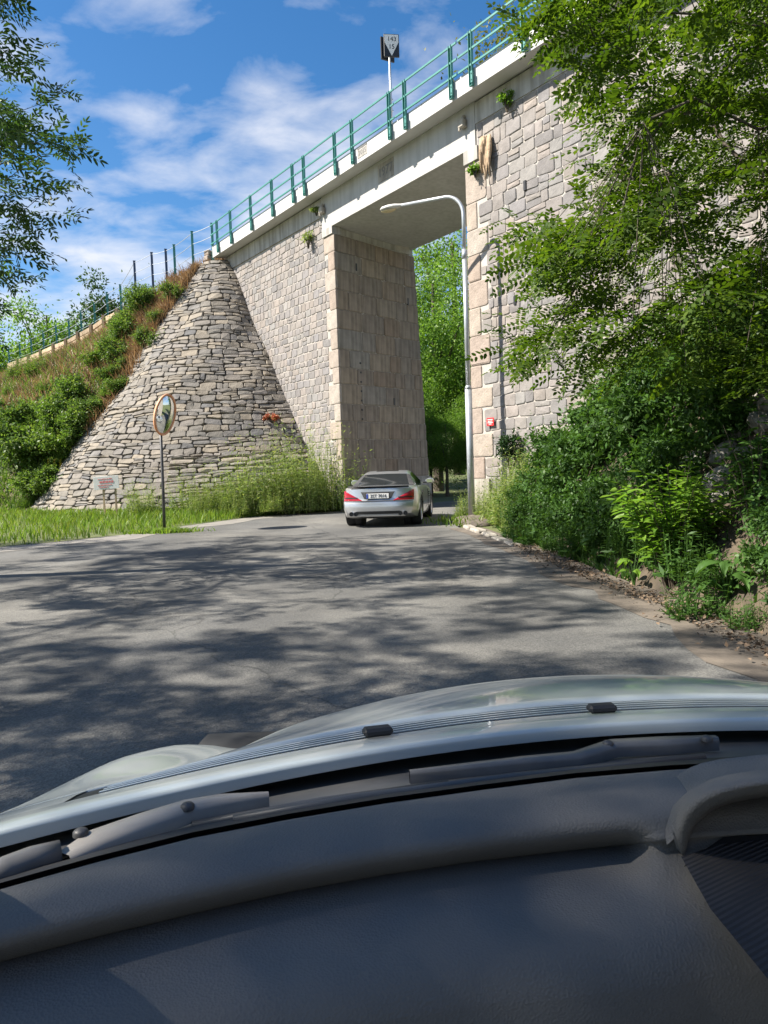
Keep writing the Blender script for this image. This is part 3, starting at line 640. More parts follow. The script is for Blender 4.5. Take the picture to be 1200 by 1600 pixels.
for y, w, r in rocks:
    bm = bmesh.new(); bmesh.ops.create_icosphere(bm, subdivisions=2, radius=1)
    s = [rnd.uniform(.75, 1.25) * r, rnd.uniform(.7, 1.1) * r, rnd.uniform(.5, .8) * r]; ph = [rnd.uniform(0, 6) for _ in range(4)]
    cuts = [(Vector((rnd.gauss(0, 1), rnd.gauss(0, 1), rnd.gauss(0, 1))).normalized(), rnd.uniform(.55, .85)) for _ in range(8)]
    for v_ in bm.verts:
        for nn_, dd in cuts:
            k = v_.co.dot(nn_)
            if k > dd: v_.co -= nn_ * (k - dd)
        v_.co.x *= s[0]; v_.co.y *= s[1]; v_.co.z *= s[2]
    me = bpy.data.meshes.new('rock'); bm.to_mesh(me); bm.free()
    o = link('bank_rock', me, M['rock']); o.location = tuple(bank(y, w) + np.array([-.02, 0, .03])); o.rotation_euler = (rnd.uniform(-.4, .4), R(-35), rnd.uniform(0, 6))
    tag(o, 'angular grey rock bedded in the shaded soil bank behind the bright shrub', 'rock', 'rocks in the right bank')

# ------------------------------------------------------------------ kerb, lamp island, street lamp
rnd = random.Random(8)
for i in range(5):
    y = 12.2 + i * .84; x = np.interp(y, [8, 12.3, 15.8], [2.12, 1.95, 1.6]) + .18
    mb = MB(); mb.box((0, 0, .045), (.20, .74, .11), bev=.03); o = mb.build('kerb_stone', M['oldconcrete']); o.location = (x + rnd.uniform(-.03, .05), y, -.03 - rnd.uniform(0, .04)); o.rotation_euler = (rnd.uniform(-.02, .02), rnd.uniform(-.03, .03), R(4) + rnd.uniform(-.05, .05))
    tag(o, 'worn concrete kerb stone along the road edge short of the street lamp', 'kerb', 'kerb stones')
mb = MB(); mb.lathe([(.75, -.02), (.72, .08), (.62, .17), (.4, .22), (.16, .24), (.0, .24)], n=26); o = mb.build('lamp_island', M['shoulder'], smooth=True); o.location = (2.12, 17.35, 0); o.scale = (.7, 1.4, .62)
for v_ in o.data.vertices: v_.co.x += .05 * hnoise(v_.co.y * 6, v_.co.x * 5); v_.co.z += .03 * hnoise(v_.co.x * 9, v_.co.y * 8) * (v_.co.z > .03)
tag(o, 'low dirt covered concrete mound at the foot of the street lamp', 'mound')
SL = thing('street_lamp', (2.15, 18.0, .10), 'tall galvanised street lamp with bent arm beside the near abutment', 'street lamp')
arm = np.array([-1.72, 1.0, 0]); arm /= np.linalg.norm(arm)
mb = MB(); mb.tube([(0, 0, 0), (0, 0, 3.1)], [.085, .085], 16); mb.tube([(0, 0, 3.1), (0, 0, 3.18)], [.092, .06], 16); mb.build('pole_base', M['galv'], SL, smooth=True)
mb = MB(); mb.tube([(0, 0, 3.15), (0, 0, 6.3)], [.058, .058], 14); mb.tube([(0, 0, 6.2), (0, 0, 6.42)], [.066, .066], 14); mb.build('pole', M['galv'], SL, smooth=True)
pts = [np.array([0, 0, 6.4]), np.array([0, 0, 7.25])]
for k in range(1, 9):
    a = R(90) * k / 8 * .93; pts.append(np.array([0, 0, 7.25]) + arm * (.5 * (1 - math.cos(a))) + ZU * (.5 * math.sin(a)))
tip = pts[-1] + arm * 1.25 + ZU * .06; pts.append(tip)
mb = MB(); mb.tube(pts, [.046] * (len(pts) - 1) + [.04], 14); mb.build('arm', M['galv'], SL, smooth=True)
LH = MB(); hd = []
Mh = frame(tip - arm * .05 + ZU * .0, arm, np.cross(ZU, arm))
for s, w, zt, zb in ((0, .035, .04, -.03), (.1, .06, .055, -.045), (.2, .11, .075, -.05), (.38, .13, .085, -.05), (.55, .11, .07, -.045), (.62, .05, .03, -.03)):
    hd.append([Mh @ Vector((s, w * math.cos(a), (zt if math.sin(a) > 0 else -zb) * math.sin(a) * 1.0)) for a in [2 * math.pi * q / 14 for q in range(14)]])
hd_ = [[tuple(p) for p in r] for r in hd]; LH.grid(hd_, close=True); LH.add(hd_[0], [tuple(range(14))]); LH.add(hd_[-1], [tuple(range(14))[::-1]])
h = LH.build('lamp_head', mat('lamp_housing', (.48, .46, .42), (.56, .54, .5), 4, .5), SL, smooth=True)
LD = MB(); bowl = [[tuple(Mh @ Vector((.18 + .42 * u, .095 * math.sin(math.pi * (.12 + .76 * u)) * math.cos(a), -.045 - .06 * math.sin(math.pi * (.1 + .8 * u)) * math.sin(a)))) for a in [math.pi * q / 10 for q in range(11)]] for u in np.linspace(0, 1, 9)]
LD.grid(bowl).build('diffuser', mat('yellowed_diffuser', (.50, .40, .22), (.6, .5, .32), 4, .3), h, smooth=True)

# ------------------------------------------------------------------ convex traffic mirror
TM = thing('traffic_mirror', (-5.26, 17.55, 0), 'round convex traffic mirror with orange rim on a dark pole', 'traffic mirror')
mb = MB(); mb.tube([(0, 0, 0), (.02, 0, 1.1), (.04, 0, 3.0)], [.036, .034, .034], 12); mb.build('pole', M['darkmetal'], TM, smooth=True)
mb = MB(); mb.lathe([(.20, 0), (.18, .03), (.06, .05), (.05, .07)], n=18); mb.build('base_plate', M['oldconcrete'], TM, smooth=True)
vd = np.array([5.1, -17.55, 0]); vd /= np.linalg.norm(vd); a0 = math.atan2(vd[1], vd[0]) + R(63)
mn = np.array([math.cos(a0), math.sin(a0), -.24]); mn /= np.linalg.norm(mn)
ux = np.cross(ZU, mn); ux /= np.linalg.norm(ux); Mm = frame(np.array([.14, -.02, 2.80]) , ux, np.cross(mn, ux))
def lath(prof, m, name, parent, smooth=True):
    mb = MB(); mb.lathe([(r, z) for r, z in prof], n=36); o = mb.build(name, m, parent, smooth); o.matrix_local = Mm; return o
f_ = lath([(.0, -.05), (.40, -.05), (.47, -.02), (.50, .02), (.50, .05), (.46, .055), (.45, .03)], M['orange'], 'frame', TM)
lath([(.455, .028), (.42, .046), (.36, .068), (.28, .090), (.18, .108), (.08, .118), (.0, .120)], M['mirror'], 'mirror_face', TM)
mb = MB(); mb.tube([(.04, 0, 2.6), (.10, -.01, 2.66)], .03, 8); mb.tube([(.04, 0, 2.95), (.11, -.01, 2.92)], .03, 8); mb.build('bracket', M['darkmetal'], TM)

# ------------------------------------------------------------------ white notice board, red wall sign
pb0 = np.array([-8.35, 22.4, .1]); WB = thing('notice_board', pb0, 'small white notice board with faded red print on two wooden stakes', 'notice board', rz=R(-2))
mb = MB(); mb.box((0, 0, 1.12), (.78, .025, .40), bev=.004); brd = mb.build('board', M['white'], WB); brd.rotation_euler = (0, R(-3), 0)
for x in (-.17, .2):
    mb = MB(); mb.box((x, .035, .55), (.05, .04, 1.3)); mb.build('stake', M['timber'], WB)
rnd = random.Random(4)
mb = MB()
for zz, hh, x0, x1 in ((1.235, .028, -.24, .18), (1.145, .07, -.2, .2), (1.05, .03, -.26, .14), (.985, .026, -.22, .05)):
    x = x0
    while x < x1:
        w = rnd.uniform(.03, .09); mb.box((x + w / 2, -.0155, zz + rnd.uniform(-.003, .003)), (w, .005, hh * rnd.uniform(.75, 1))); x += w + .018
mb.build('faded_print', M['redtext'], brd)
RS = thing('wall_plate', FP(-.72, 2.41, .075), 'small red plate with white lines fixed to the near abutment', 'sign')
RM = frame((0, 0, 0), -E1, ZU)
mb = MB(); mb.box((0, 0, 0), (.25, .20, .012), bev=.002); o = mb.build('plate', M['red'], RS); o.matrix_local = RM
mb = MB()
for zz, w in ((.055, .19), (.015, .16), (-.02, .19), (-.055, .10)): mb.box((0, zz, .0075), (w, .014, .003))
o2 = mb.build('white_lines', M['white'], RS); o2.matrix_local = RM
#@@PART2
# ------------------------------------------------------------------ silver roadster
def roadster():
    T = thing('roadster', (-.14, 16.62, 0), 'silver two seat roadster with red tail lamps turning under the bridge', 'car', rz=R(-9))
    def ro(x, z):
        o = .20 * (abs(x) / .85) ** 3
        if z < .38: o += .13 * ((.38 - z) / .2) ** 2
        if z > .60: o += .05 * smooth01((z - .60) / .05) + max(0, z - .64) * .12
        return o
    def ip(t, y): return float(np.interp(y, [a for a, b in t], [b for a, b in t]))
    Wt = [(0, .80), (.05, .82), (.12, .845), (.25, .875), (.45, .90), (.95, .915), (1.8, .90), (2.8, .895), (3.5, .905), (4.1, .87), (4.4, .76), (4.53, .55)]
    Ct = [(0, .90), (.12, .925), (.45, .95), (.95, .955), (1.8, .95), (2.75, .93), (3.2, .90), (3.8, .83), (4.2, .73), (4.45, .60), (4.53, .48)]
    Bt = [(0, .30), (.12, .24), (.3, .20), (.9, .17), (3.9, .17), (4.3, .2), (4.53, .26)]
    ys = [0, .04, .10, .18, .3, .45, .62, .8, .95, 1.2, 1.6, 2.0, 2.4, 2.8, 3.1, 3.4, 3.7, 4.0, 4.25, 4.42, 4.53]
    def half(y):
        W, zc, zb = ip(Wt, y), ip(Ct, y), ip(Bt, y); zs = zc - .055 - .03 * smooth01((y - 2.8) / 1.5)
        zz = lambda f: zb + (zs - zb) * f
        return [(0, zb), (.45 * W, zb), (.75 * W, zb), (.93 * W, zb + .025), (.985 * W, zz(.30)), (W, zz(.50)), (.992 * W, zz(.62)), (.985 * W, zz(.72)), (.965 * W, zz(.88)), (.93 * W, zs + .012), (.80 * W, zc - .018), (.42 * W, zc - .002), (0, zc)]
    rings = []
    for y in ys:
        h = half(y); ring = h + [(-x, z) for x, z in h[-2:0:-1]]; k = max(0, 1 - y / .9)
        rings.append([(x, y + ro(x, z) * k, z) for x, z in ring])
    nr = len(rings[0]); mb = MB(); mb.grid(rings, close=True)
    h0 = half(0); nx = 16; cap = []
    for x, z in h0: cap.append([(x * (1 - 2 * j / nx), ro(x * (1 - 2 * j / nx), z), z) for j in range(nx + 1)])
    mb.grid(cap); mb.add(rings[-1], [tuple(range(nr))])
    body = mb.build('body', M['silver'], T, smooth=True)
    bm = bmesh.new(); bm.from_mesh(body.data); bmesh.ops.remove_doubles(bm, verts=bm.verts, dist=.0005); bmesh.ops.dissolve_degenerate(bm, edges=bm.edges, dist=.0003); bmesh.ops.recalc_face_normals(bm, faces=bm.faces); bm.to_mesh(body.data); bm.free()
    cut = MB()
    for y in (.98, 3.54):
        for s in (-1, 1): cut.tube([(s * .62, y, .33), (s * 1.1, y, .33)], .375, 28)
    co = cut.build('cutter'); fix_normals(co)
    md = body.modifiers.new('arches', 'BOOLEAN'); md.object = co; md.operation = 'DIFFERENCE'; md.solver = 'EXACT'
    body.parent = None; bpy.context.view_layer.update()
    me = bpy.data.meshes.new_from_object(body.evaluated_get(bpy.context.evaluated_depsgraph_get())); body.modifiers.clear(); body.data = me; body.parent = T
    bpy.data.objects.remove(co)
    me.shade_smooth(); 
    try: me.set_sharp_from_angle(angle=R(38))
    except Exception: pass
    # cabin from one lattice, split by function
    cs = [(.90, .945), (1.02, 1.01), (1.2, 1.115), (1.4, 1.21), (1.6, 1.268), (1.85, 1.296), (2.08, 1.288), (2.25, 1.25), (2.5, 1.125), (2.75, 1.0), (2.9, .925)]
    lat = []
    for y, zt in cs:
        f = (zt - .93) / .366; bw = .735; tw = .735 - .19 * f; za = .925
        hp = [(bw, za), (bw - .05 * f, za + (zt - za) * .45), (tw + .015, zt - .06 * f), (tw - .03, zt - .022 * f), (tw * .86, zt - .008 * f), (tw * .5, zt), (0, zt + .004 * f)]
        lat.append([(x, y, z) for x, z in hp] + [(-x, y, z) for x, z in hp[-2::-1]])
    parts = {}
    for i in range(len(lat) - 1):
        for j in range(12):
            jj = min(j, 11 - j); y = (cs[i][0] + cs[i + 1][0]) / 2
            if jj <= 1 and 1.4 < y < 2.6: nm = 'side_window_r' if j < 6 else 'side_window_l'
            elif jj >= 4 and y < 1.45: nm = 'rear_window'
            elif jj in (2, 3) and y < 1.5: nm = 'rear_pillar'
            elif jj >= 3 and y > 2.2: nm = 'windscreen'
            elif jj >= 5 and 1.6 < y < 2.1: nm = 'roof_glass'
            else: nm = 'roof_frame'
            parts.setdefault(nm, MB()).add([lat[i][j], lat[i][j + 1], lat[i + 1][j + 1], lat[i + 1][j]], [(0, 1, 2, 3)])
    for nm, mb in parts.items():
        name = 'side_window' if nm.startswith('side') else nm
        o = mb.build(name, M['silver'] if nm == 'roof_frame' else M['darkmetal'] if nm == 'rear_pillar' else M['glass'], T, smooth=True)
        bm = bmesh.new(); bm.from_mesh(o.data); bmesh.ops.remove_doubles(bm, verts=bm.verts, dist=.0005); bmesh.ops.recalc_face_normals(bm, faces=bm.faces); bm.to_mesh(o.data); bm.free(); o.data.shade_smooth()
    # trim line round the rear window, interior glow of trim behind glass is dark red headrests
    for s in (-1, 1):   # tail lamps
        rows = []
        for k in range(5):
            q = k / 4; r_ = []
            for i in range(13):
                x = .34 + .47 * i / 12; zt = .618 + .232 * min(1, (x - .34) / .40); z = .615 + (zt - .615) * q
                e = .016 if 0 < k < 4 and 0 < i < 12 else -.012
                r_.append((s * x, ro(x, z) - e, z))
            rows.append(r_)
        o = MB().grid(rows).build('tail_lamp', M['tail'], T, smooth=True)
        rows = [[(s * x, ro(x, z) - .019, z) for x in np.linspace(.47, .78, 8)] for z in (.672, .70)]
        MB().grid(rows).build('lamp_strip', M['black'], o)
        if s < 0: pass
    # plate recess, plate, lettering
    mb = MB(); mb.grid([[((-1 + 2 * i / 12) * w, ro((-1 + 2 * i / 12) * w, z) - e, z) for i in range(13)] for z, w, e in ((.822, .40, -.01), (.818, .395, .006), (.78, .37, .007), (.70, .33, .007), (.66, .31, .006), (.655, .31, -.01))]); mb.build('plate_recess', M['darkmetal'], T)
    pl = MB(); pl.box((0, .015, .725), (.52, .012, .112), bev=.003); P = pl.build('number_plate', M['white'], T); P.location = (0, .015, 0)
    mb = MB(); mb.box((-.237, .0075, .725), (.042, .004, .106)); mb.build('plate_band', M['plateblue'], P)
    text('lettering', '2ST 7016', .098, frame((.022, .006, .724), (1, 0, 0), ZU), M['black'], P, .0015)
    mb = MB(); mb.box((0, .017, .725), (.55, .008, .142)); mb.build('plate_frame', M['black'], T).location = (0, .015, 0)
    # spoiler lip, the shadow beneath it painted as a black strip
    lip = [[(x, .035 + ro(x, .9) * 1.0 + dy, z + .0 * x) for x in np.linspace(-.70, .70, 21)] for dy, z in ((.06, .925), (-.03, .952), (-.055, .945), (-.05, .93), (-.01, .905))]
    MB().grid(lip[:3]).build('spoiler', M['silver'], T, smooth=True); MB().grid(lip[2:]).build('spoiler_shade', M['black'], T)
    # bumper crease, diffuser, exhausts
    mb = MB(); mb.grid([[(x, ro(x, z) - e, z) for x in np.linspace(-.50, .50, 13)] for z, e in ((.385, -.01), (.38, .012), (.315, .012), (.31, -.01))]); mb.build('diffuser', M['blackplastic'], T)
    mb = MB(); mb.grid([[(x, ro(x, z) - e, z) for x in np.linspace(-.62, .62, 15)] for z, e in ((.30, -.005), (.29, .02), (.262, .02), (.255, -.02))]); mb.build('lower_valance', M['silver'], T)
    mb = MB(); mb.grid([[(x, ro(x, z) - e, z) for x in np.linspace(-.79, .79, 19)] for z, e in ((.628, -.02), (.622, .004), (.610, .004), (.604, -.02))]); mb.build('bumper_seam', M['darkmetal'], T)
    for x in (-.62, -.51, .51, .62):
        mb = MB(); mb.tube([(x, -.035 + ro(x, .33), .325), (x, .14 + ro(x, .33), .325)], .052, 14, cap=False); o = mb.build('exhaust_tip', M['chrome'], T, smooth=True)
        mb = MB(); mb.tube([(x, -.015 + ro(x, .33), .325), (x, .0 + ro(x, .33), .325)], .047, 14); mb.build('bore', M['black'], o)
    # wheels
    wm = None
    for y in (.98, 3.54):
        for s in (-1, 1):
            W_ = bpy.data.objects.new('wheel', None); COL.objects.link(W_); W_.parent = T; W_.location = (s * .775, y, .33); W_.rotation_euler = (0, 0, 0 if s > 0 else math.pi)
            if wm is None:
                Mx = Matrix.Rotation(R(90), 3, 'Y')
                mb = MB(); mb.lathe([(.235, -.11), (.28, -.125), (.318, -.115), (.33, -.09), (.33, .09), (.318, .115), (.28, .125), (.235, .11)], n=36, M=Mx); a = mb.build('tyre', M['tyre'], W_, True)
                mb = MB(); mb.lathe([(.24, -.10), (.235, .0), (.24, .10), (.225, .115), (.215, .10), (.205, .03)], n=36, M=Mx)
                for q in range(5):
                    A = Matrix.Rotation(2 * math.pi * q / 5, 4, 'X')
                    for off in (-.17, .17):
                        B = A @ Matrix.Rotation(off, 4, 'X'); mb.box((0, 0, 0), (.025, .032, .20), M=B @ Matrix.Translation((.085, 0, .125)))
                mb.lathe([(.0, .10), (.06, .098), (.065, .06)], n=14, M=Mx); b = mb.build('rim', M['rim'], W_)
                mb = MB(); mb.lathe([(.0, .02), (.17, .02), (.17, .0)], n=24, M=Mx); c = mb.build('brake_disc', M['darkmetal'], W_); wm = (a.data, b.data, c.data)
            else:
                for nm, d in zip(('tyre', 'rim', 'brake_disc'), wm): link(nm, d, parent=W_)
    for s in (-1, 1):   # wheel wells, mirrors, door, vent, handles
        for y in (.98, 3.54):
            mb = MB(); mb.tube([(s * .50, y, .36), (s * .655, y, .36)], .40, 24); mb.build('wheel_well', M['blackplastic'], T)
        rings = []
        for k, (xx, r) in enumerate(((.86, .02), (.90, .075), (.98, .10), (1.05, .085), (1.08, .02))):
            rings.append([(s * xx, 2.42 + .11 * r / .1 * math.cos(a) + .02, 1.0 + r * .75 * math.sin(a)) for a in [2 * math.pi * q / 12 for q in range(12)]])
        o = MB().grid(rings, close=True).build('door_mirror', M['silver'], T, smooth=True)
        mb = MB(); mb.box((s * .97, 2.325, 1.0), (.15, .012, .095), bev=.004); mb.build('mirror_glass', M['mirror'], o)
        mb = MB(); mb.box((s * .85, 2.44, .955), (.10, .06, .03)); mb.build('mirror_stalk', M['blackplastic'], o)
        for k in range(3):
            mb = MB(); mb.box((s * .899, 2.95, .60 + .05 * k), (.02, .16, .018)); mb.build('side_vent', M['black'], T)
        mb = MB(); mb.box((s * .885, 1.55, .76), (.03, .2, .03), bev=.008); mb.build('door_handle', M['chrome'], T)
        for yy in (1.30, 2.62):
            mb = MB(); mb.box((s * .8985, yy, .55), (.012, .01, .50)); mb.build('door_seam', M['black'], T)
    return T
roadster()

# ------------------------------------------------------------------ the car the picture is taken from
def own_car():
    T = thing('camera_car', (.42, 1.03, 0), 'pale silver car bonnet with wipers and dark grey dashboard', 'car'); O = np.array([.42, 1.03, 0.0])
    def vr(u): return -.375 * u * u                       # rear edge of the bonnet, in plan
    def hz(u, v):
        w = v - vr(u); fall = .105 * smooth01(w / .5) * u * u
        z = .93 - fall - (.06 * w + .19 * w * w if w > 0 else 0)
        z += .055 * math.exp(-((abs(u) - .90) / .11) ** 2) * smooth01((w - .15) / .35) - .02 * math.exp(-((abs(u) - .76) / .08) ** 2) * smooth01((w - .1) / .3)
        z -= .9 * max(0, abs(u) - .93) ** 1.3 * 3
        if v > 1.0: z -= 2.2 * (v - 1.0) ** 2
        return z
    us = np.linspace(-.99, .99, 67)
    def band(w0, w1, k, dz=0): return [[(u, vr(u) + w, hz(u, vr(u) + w) + dz) for u in us] for w in np.linspace(w0, w1, k)]
    # bonnet with front and flanks
    rows = [[(u, vr(u) + .131, hz(u, vr(u) + .132) - .003) for u in us]] + band(.132, .5, 9)
    for w in np.linspace(.56, 1.0, 9): rows.append([(u, vr(u) * (1 - smooth01((w - .5) / .5)) + w, hz(u, vr(u) * (1 - smooth01((w - .5) / .5)) + w)) for u in us])
    for v in (1.15, 1.3, 1.42, 1.5): rows.append([(u, v - .35 * u * u * smooth01((v - 1.0) / .4), min(hz(u, v), hz(u, 1.0) - .15 * (v - 1.0))) for u in us])
    rows.append([(u * .97, 1.46 - .35 * u * u, .30) for u in us])
    MB().grid(rows).build('bonnet', M['hoodpaint'], T, smooth=True)
    ed = [[(u, vr(u) + w, hz(u, max(vr(u), vr(u) + w)) + dz) for u in us] for w, dz in ((-.004, -.016), (-.0035, -.004), (-.001, .0), (.004, .001), (.03, .001), (.064, .0), (.067, -.003))]
    MB().grid(ed).build('cowl_strip', M['hoodpaint'], T, smooth=True)
    MB().grid(band(.062, .138, 3, -.0018)).build('vent_floor', M['black'], T)
    ug = [u for u in us if abs(u) < .80]
    for k in range(4):
        w0 = .076 + k * .0135; mb = MB()
        mb.grid([[(u, vr(u) + w0 + a, hz(u, vr(u) + w0) + b) for u in ug] for a, b in ((0, -.0017), (.0002, -.0003), (.0036, -.0003), (.0038, -.0017))]); mb.build('vent_slat', M['hoodpaint'], T)
    for s in (-1, 1):
        u0, u1 = (.80, .99); seg = [u for u in us if u0 <= s * u <= u1]
        MB().grid([[(u, vr(u) + w, hz(u, vr(u) + w)) for u in seg] for w in (.062, .1, .134)]).build('vent_end', M['hoodpaint'], T, smooth=True)
    for x, y in ((590, 1142), (940, 1106)):               # washer jets
        p = bp(x, y, z=.933) - O; mb = MB(); mb.box((0, 0, 0), (.042, .022, .012), bev=.004); o = mb.build('washer_jet', M['blackplastic'], T); o.location = tuple(p); o.rotation_euler = (R(-3), 0, R(12 if x < 700 else 4))
    # scuttle below the screen
    cur = lambda pts, z: [bp(x, y, z=z) - O for x, y in pts]
    C2 = [(-220, 1452), (0, 1392), (150, 1350), (300, 1312), (450, 1283), (600, 1258), (750, 1237), (900, 1218), (1050, 1205), (1200, 1197), (1400, 1192)]
    C5 = [(-220, 1360), (0, 1304), (150, 1265), (300, 1229), (450, 1202), (600, 1179), (750, 1161), (900, 1144), (1050, 1136), (1200, 1132), (1400, 1130)]
    sh = lambda C, d: [(x, y + d) for x, y in C]
    mix = lambda A, B, t: [(a[0], a[1] * (1 - t) + b[1] * t) for a, b in zip(A, B)]
    MB().grid([cur(C5, .875), cur(mix(C5, C2, .25), .885), cur(mix(C5, C2, .55), .905), cur(mix(C5, C2, .8), .94)]).build('scuttle', M['cowl'], T, smooth=True)
    MB().grid([cur(mix(C5, C2, .74), .945), cur(mix(C5, C2, .80), .955), cur(mix(C5, C2, .86), .962)]).build('screen_seal', M['blackplastic'], T, smooth=True)
    MB().grid([cur(mix(C5, C2, .84), .955), cur(mix(C5, C2, .93), .95), cur(sh(C2, 4), .96)]).build('screen_band', M['black'], T)
    # wipers
    def wiper(name, arm_pts, w0, w1, bolts, blade, lab, am='wiper'):
        g = bpy.data.objects.new(name, None); COL.objects.link(g); g.parent = T; g['label'] = lab
        A = [bp(x, y, z=z) - O for x, y, z in arm_pts]; k = len(A); rows = []
        for i, p in enumerate(A):
            d = A[min(k - 1, i + 1)] - A[max(0, i - 1)]; d /= np.linalg.norm(d); s = np.cross(d, ZU); s /= np.linalg.norm(s); w = w0 + (w1 - w0) * i / (k - 1)
            w *= .45 if i in (0, k - 1) else 1
            rows.append([p + s * a * w + ZU * b for a, b in ((-1, -.012), (-1, .0), (-.7, .005), (.7, .005), (1, 0), (1, -.012))])
        MB().grid(rows).build('arm', M[am], g, smooth=True)
        for x, y, z in bolts:
            mb = MB(); mb.lathe([(.0075, -.002), (.0072, .002), (.005, .0042), (0, .005)], n=14); o = mb.build('bolt', M['darkmetal'], g, True); o.location = tuple(bp(x, y, z=z) - O)
        B = [bp(x, y, z=z) - O for x, y, z in blade]; mb = MB(); mb.tube(B, .006, 8); mb.build('blade', M['cowl'], g, smooth=True)
    wiper('wiper', [(100, 1342, .950), (150, 1312, .951), (225, 1284, .952), (292, 1262, .953), (345, 1252, .953), (420, 1245, .950)], .022, .008, [(126, 1302, .957), (293, 1261, .957)], [(365, 1282, .952), (560, 1248, .950), (800, 1216, .948), (1100, 1184, .946)], 'left wiper with a broad pale arm plate')
    wiper('wiper', [(1120, 1156, .93), (1040, 1160, .932), (958, 1164, .934), (900, 1183, .935), (820, 1190, .934), (640, 1210, .932)], .014, .007, [(950, 1163, .938), (1105, 1155, .936)], [(700, 1226, .937), (500, 1254, .939), (300, 1292, .94)], 'right wiper with a dark arm', 'wiperdark')
    mb = MB(); mb.tube([bp(x, y, z=.952) - O for x, y in ((-30, 1378), (10, 1362), (50, 1345), (95, 1333))], [.012, .014, .013, .012], 10); mb.build('wiper_pivot', M['wiperdark'], T, smooth=True)
    # dashboard: padded roll and lower panel
    C1 = [(-220, 1556), (0, 1503), (150, 1464), (300, 1428), (450, 1394), (600, 1367), (750, 1345), (900, 1328), (1010, 1317), (1100, 1308), (1400, 1290)]
    xs = np.linspace(-220, 1400, 82)
    sp = lambda C, x: float(np.interp(x, [p[0] for p in C], [p[1] for p in C]))
    def srow(f, zf):
        r_ = []
        for x in xs:
            y2, y1 = sp(C2, x), sp(C1, x); r_.append(bp(x, y2 + (y1 - y2) * f, z=zf(x)) - O)
        return r_
    g = lambda x: smooth01((1022 - x) / 45)
    pad = [srow(-.02, lambda x: .985), srow(0, lambda x: 1.008), srow(.10, lambda x: 1.016), srow(.30, lambda x: 1.020), srow(.55, lambda x: 1.018), srow(.72, lambda x: 1.013), srow(.83, lambda x: 1.006 + .002 * (1 - g(x))), srow(.91, lambda x: .996 + .010 * (1 - g(x))), srow(.97, lambda x: .988 + .016 * (1 - g(x))), srow(1.0, lambda x: .982 + .020 * (1 - g(x)))]
    MB().grid(pad).build('dash_pad', M['dash'], T, smooth=True)
    pan = [srow(.99, lambda x: .9815 + .020 * (1 - g(x))), srow(1.03, lambda x: .9825 + .015 * (1 - g(x))), srow(1.15, lambda x: .9825 + .010 * (1 - g(x))), srow(1.6, lambda x: .981), srow(2.3, lambda x: .975), srow(3.1, lambda x: .955), srow(4.2, lambda x: .90)]
    MB().grid(pan).build('dash_panel', M['dash'], T, smooth=True)
    # instrument hood and ribbed cloth panel at the right
    def lerp(A, n_): return resample(A, n_)
    lip = resample([bp(x, y, z=z) - O for x, y, z in ((1064, 1333, .995), (1066, 1305, 1.015), (1076, 1276, 1.035), (1098, 1252, 1.05), (1130, 1238, 1.058), (1170, 1229, 1.062), (1260, 1219, 1.066), (1420, 1212, 1.066))], 26)
    back = resample([bp(x, y, z=z) - O for x, y, z in ((1042, 1320, 1.003), (1036, 1290, 1.008), (1044, 1262, 1.01), (1070, 1240, 1.012), (1105, 1224, 1.012), (1160, 1214, 1.012), (1260, 1206, 1.012), (1420, 1200, 1.012))], 26)
    inn = resample([bp(x, y, z=z) - O for x, y, z in ((1070, 1337, .990), (1076, 1312, 1.006), (1086, 1290, 1.02), (1108, 1270, 1.03), (1138, 1256, 1.036), (1175, 1248, 1.04), (1260, 1238, 1.04), (1420, 1232, 1.04))], 26)
    deep = inn + np.array([.02, .10, -.01])
    mid = (lip + back) / 2 + np.array([0, 0, .008])
    MB().grid([list(back), list(mid), list(lip + np.array([-.002, .004, .002])), list(lip), list(lip * .4 + inn * .6 + np.array([0, -.002, 0])), list(inn), list(deep)]).build('instrument_hood', M['dash'], T, smooth=True)
    mb = MB(); mb.grid([[bp(x, y, z=z) - O for x, y, z in r_] for r_ in ([(1075, 1345, .992), (1130, 1308, 1.0), (1260, 1296, 1.0), (1420, 1286, 1.0)], [(1068, 1355, .990), (1130, 1330, .996), (1260, 1318, .996), (1420, 1310, .996)])]); mb.build('instrument_shelf', M['blackplastic'], T)
    mb = MB(); mb.grid([[bp(x, y, z=z) - O for x, y, z in r_] for r_ in ([(1064, 1338, .998), (1130, 1318, .999), (1260, 1306, .999), (1420, 1298, .999)], [(1110, 1420, .996), (1180, 1410, .997), (1280, 1400, .997), (1420, 1390, .997)], [(1200, 1530, .990), (1260, 1520, .99), (1320, 1510, .99), (1420, 1500, .99)], [(1300, 1650, .985), (1330, 1640, .985), (1360, 1640, .985), (1420, 1640, .985)])]); mb.build('ribbed_panel', M['ribbed'], T)
    # flanks, doors, tail and wheels (outside the picture, so that the car stands complete)
    for s in (-1, 1):
        mb = MB(); mb.grid([[(s * x, y, min(z, hz(x, y) - .03) if y > -.3 else z) for y in (1.2, .9, .6, .3, 0, -.6, -1.4, -2.2, -2.9)] for x, z in ((.965, .80), (.985, .62), (.98, .40), (.93, .26))]); mb.build('flank', M['hoodpaint'], T, smooth=True)
        for y in (.75, -1.95):
            mb = MB(); mb.lathe([(.18, -.1), (.30, -.11), (.325, -.09), (.325, .09), (.30, .11), (.18, .1), (0, .06)], n=28, M=Matrix.Rotation(R(90), 3, 'Y')); o = mb.build('wheel', M['tyre'], T, True); o.location = (s * .80, y, .325)
    rows = [[(u, y - .12 * (u / .6) ** 2 * (1 if y > -1 else -.6), 1.42 + .03 * (1 - (u / .62) ** 2) - .10 * max(0, -y - 1.0) ** 2) for u in np.linspace(-.62, .62, 13)] for y in (-.95, -1.2, -1.5, -1.8, -2.1, -2.35)]
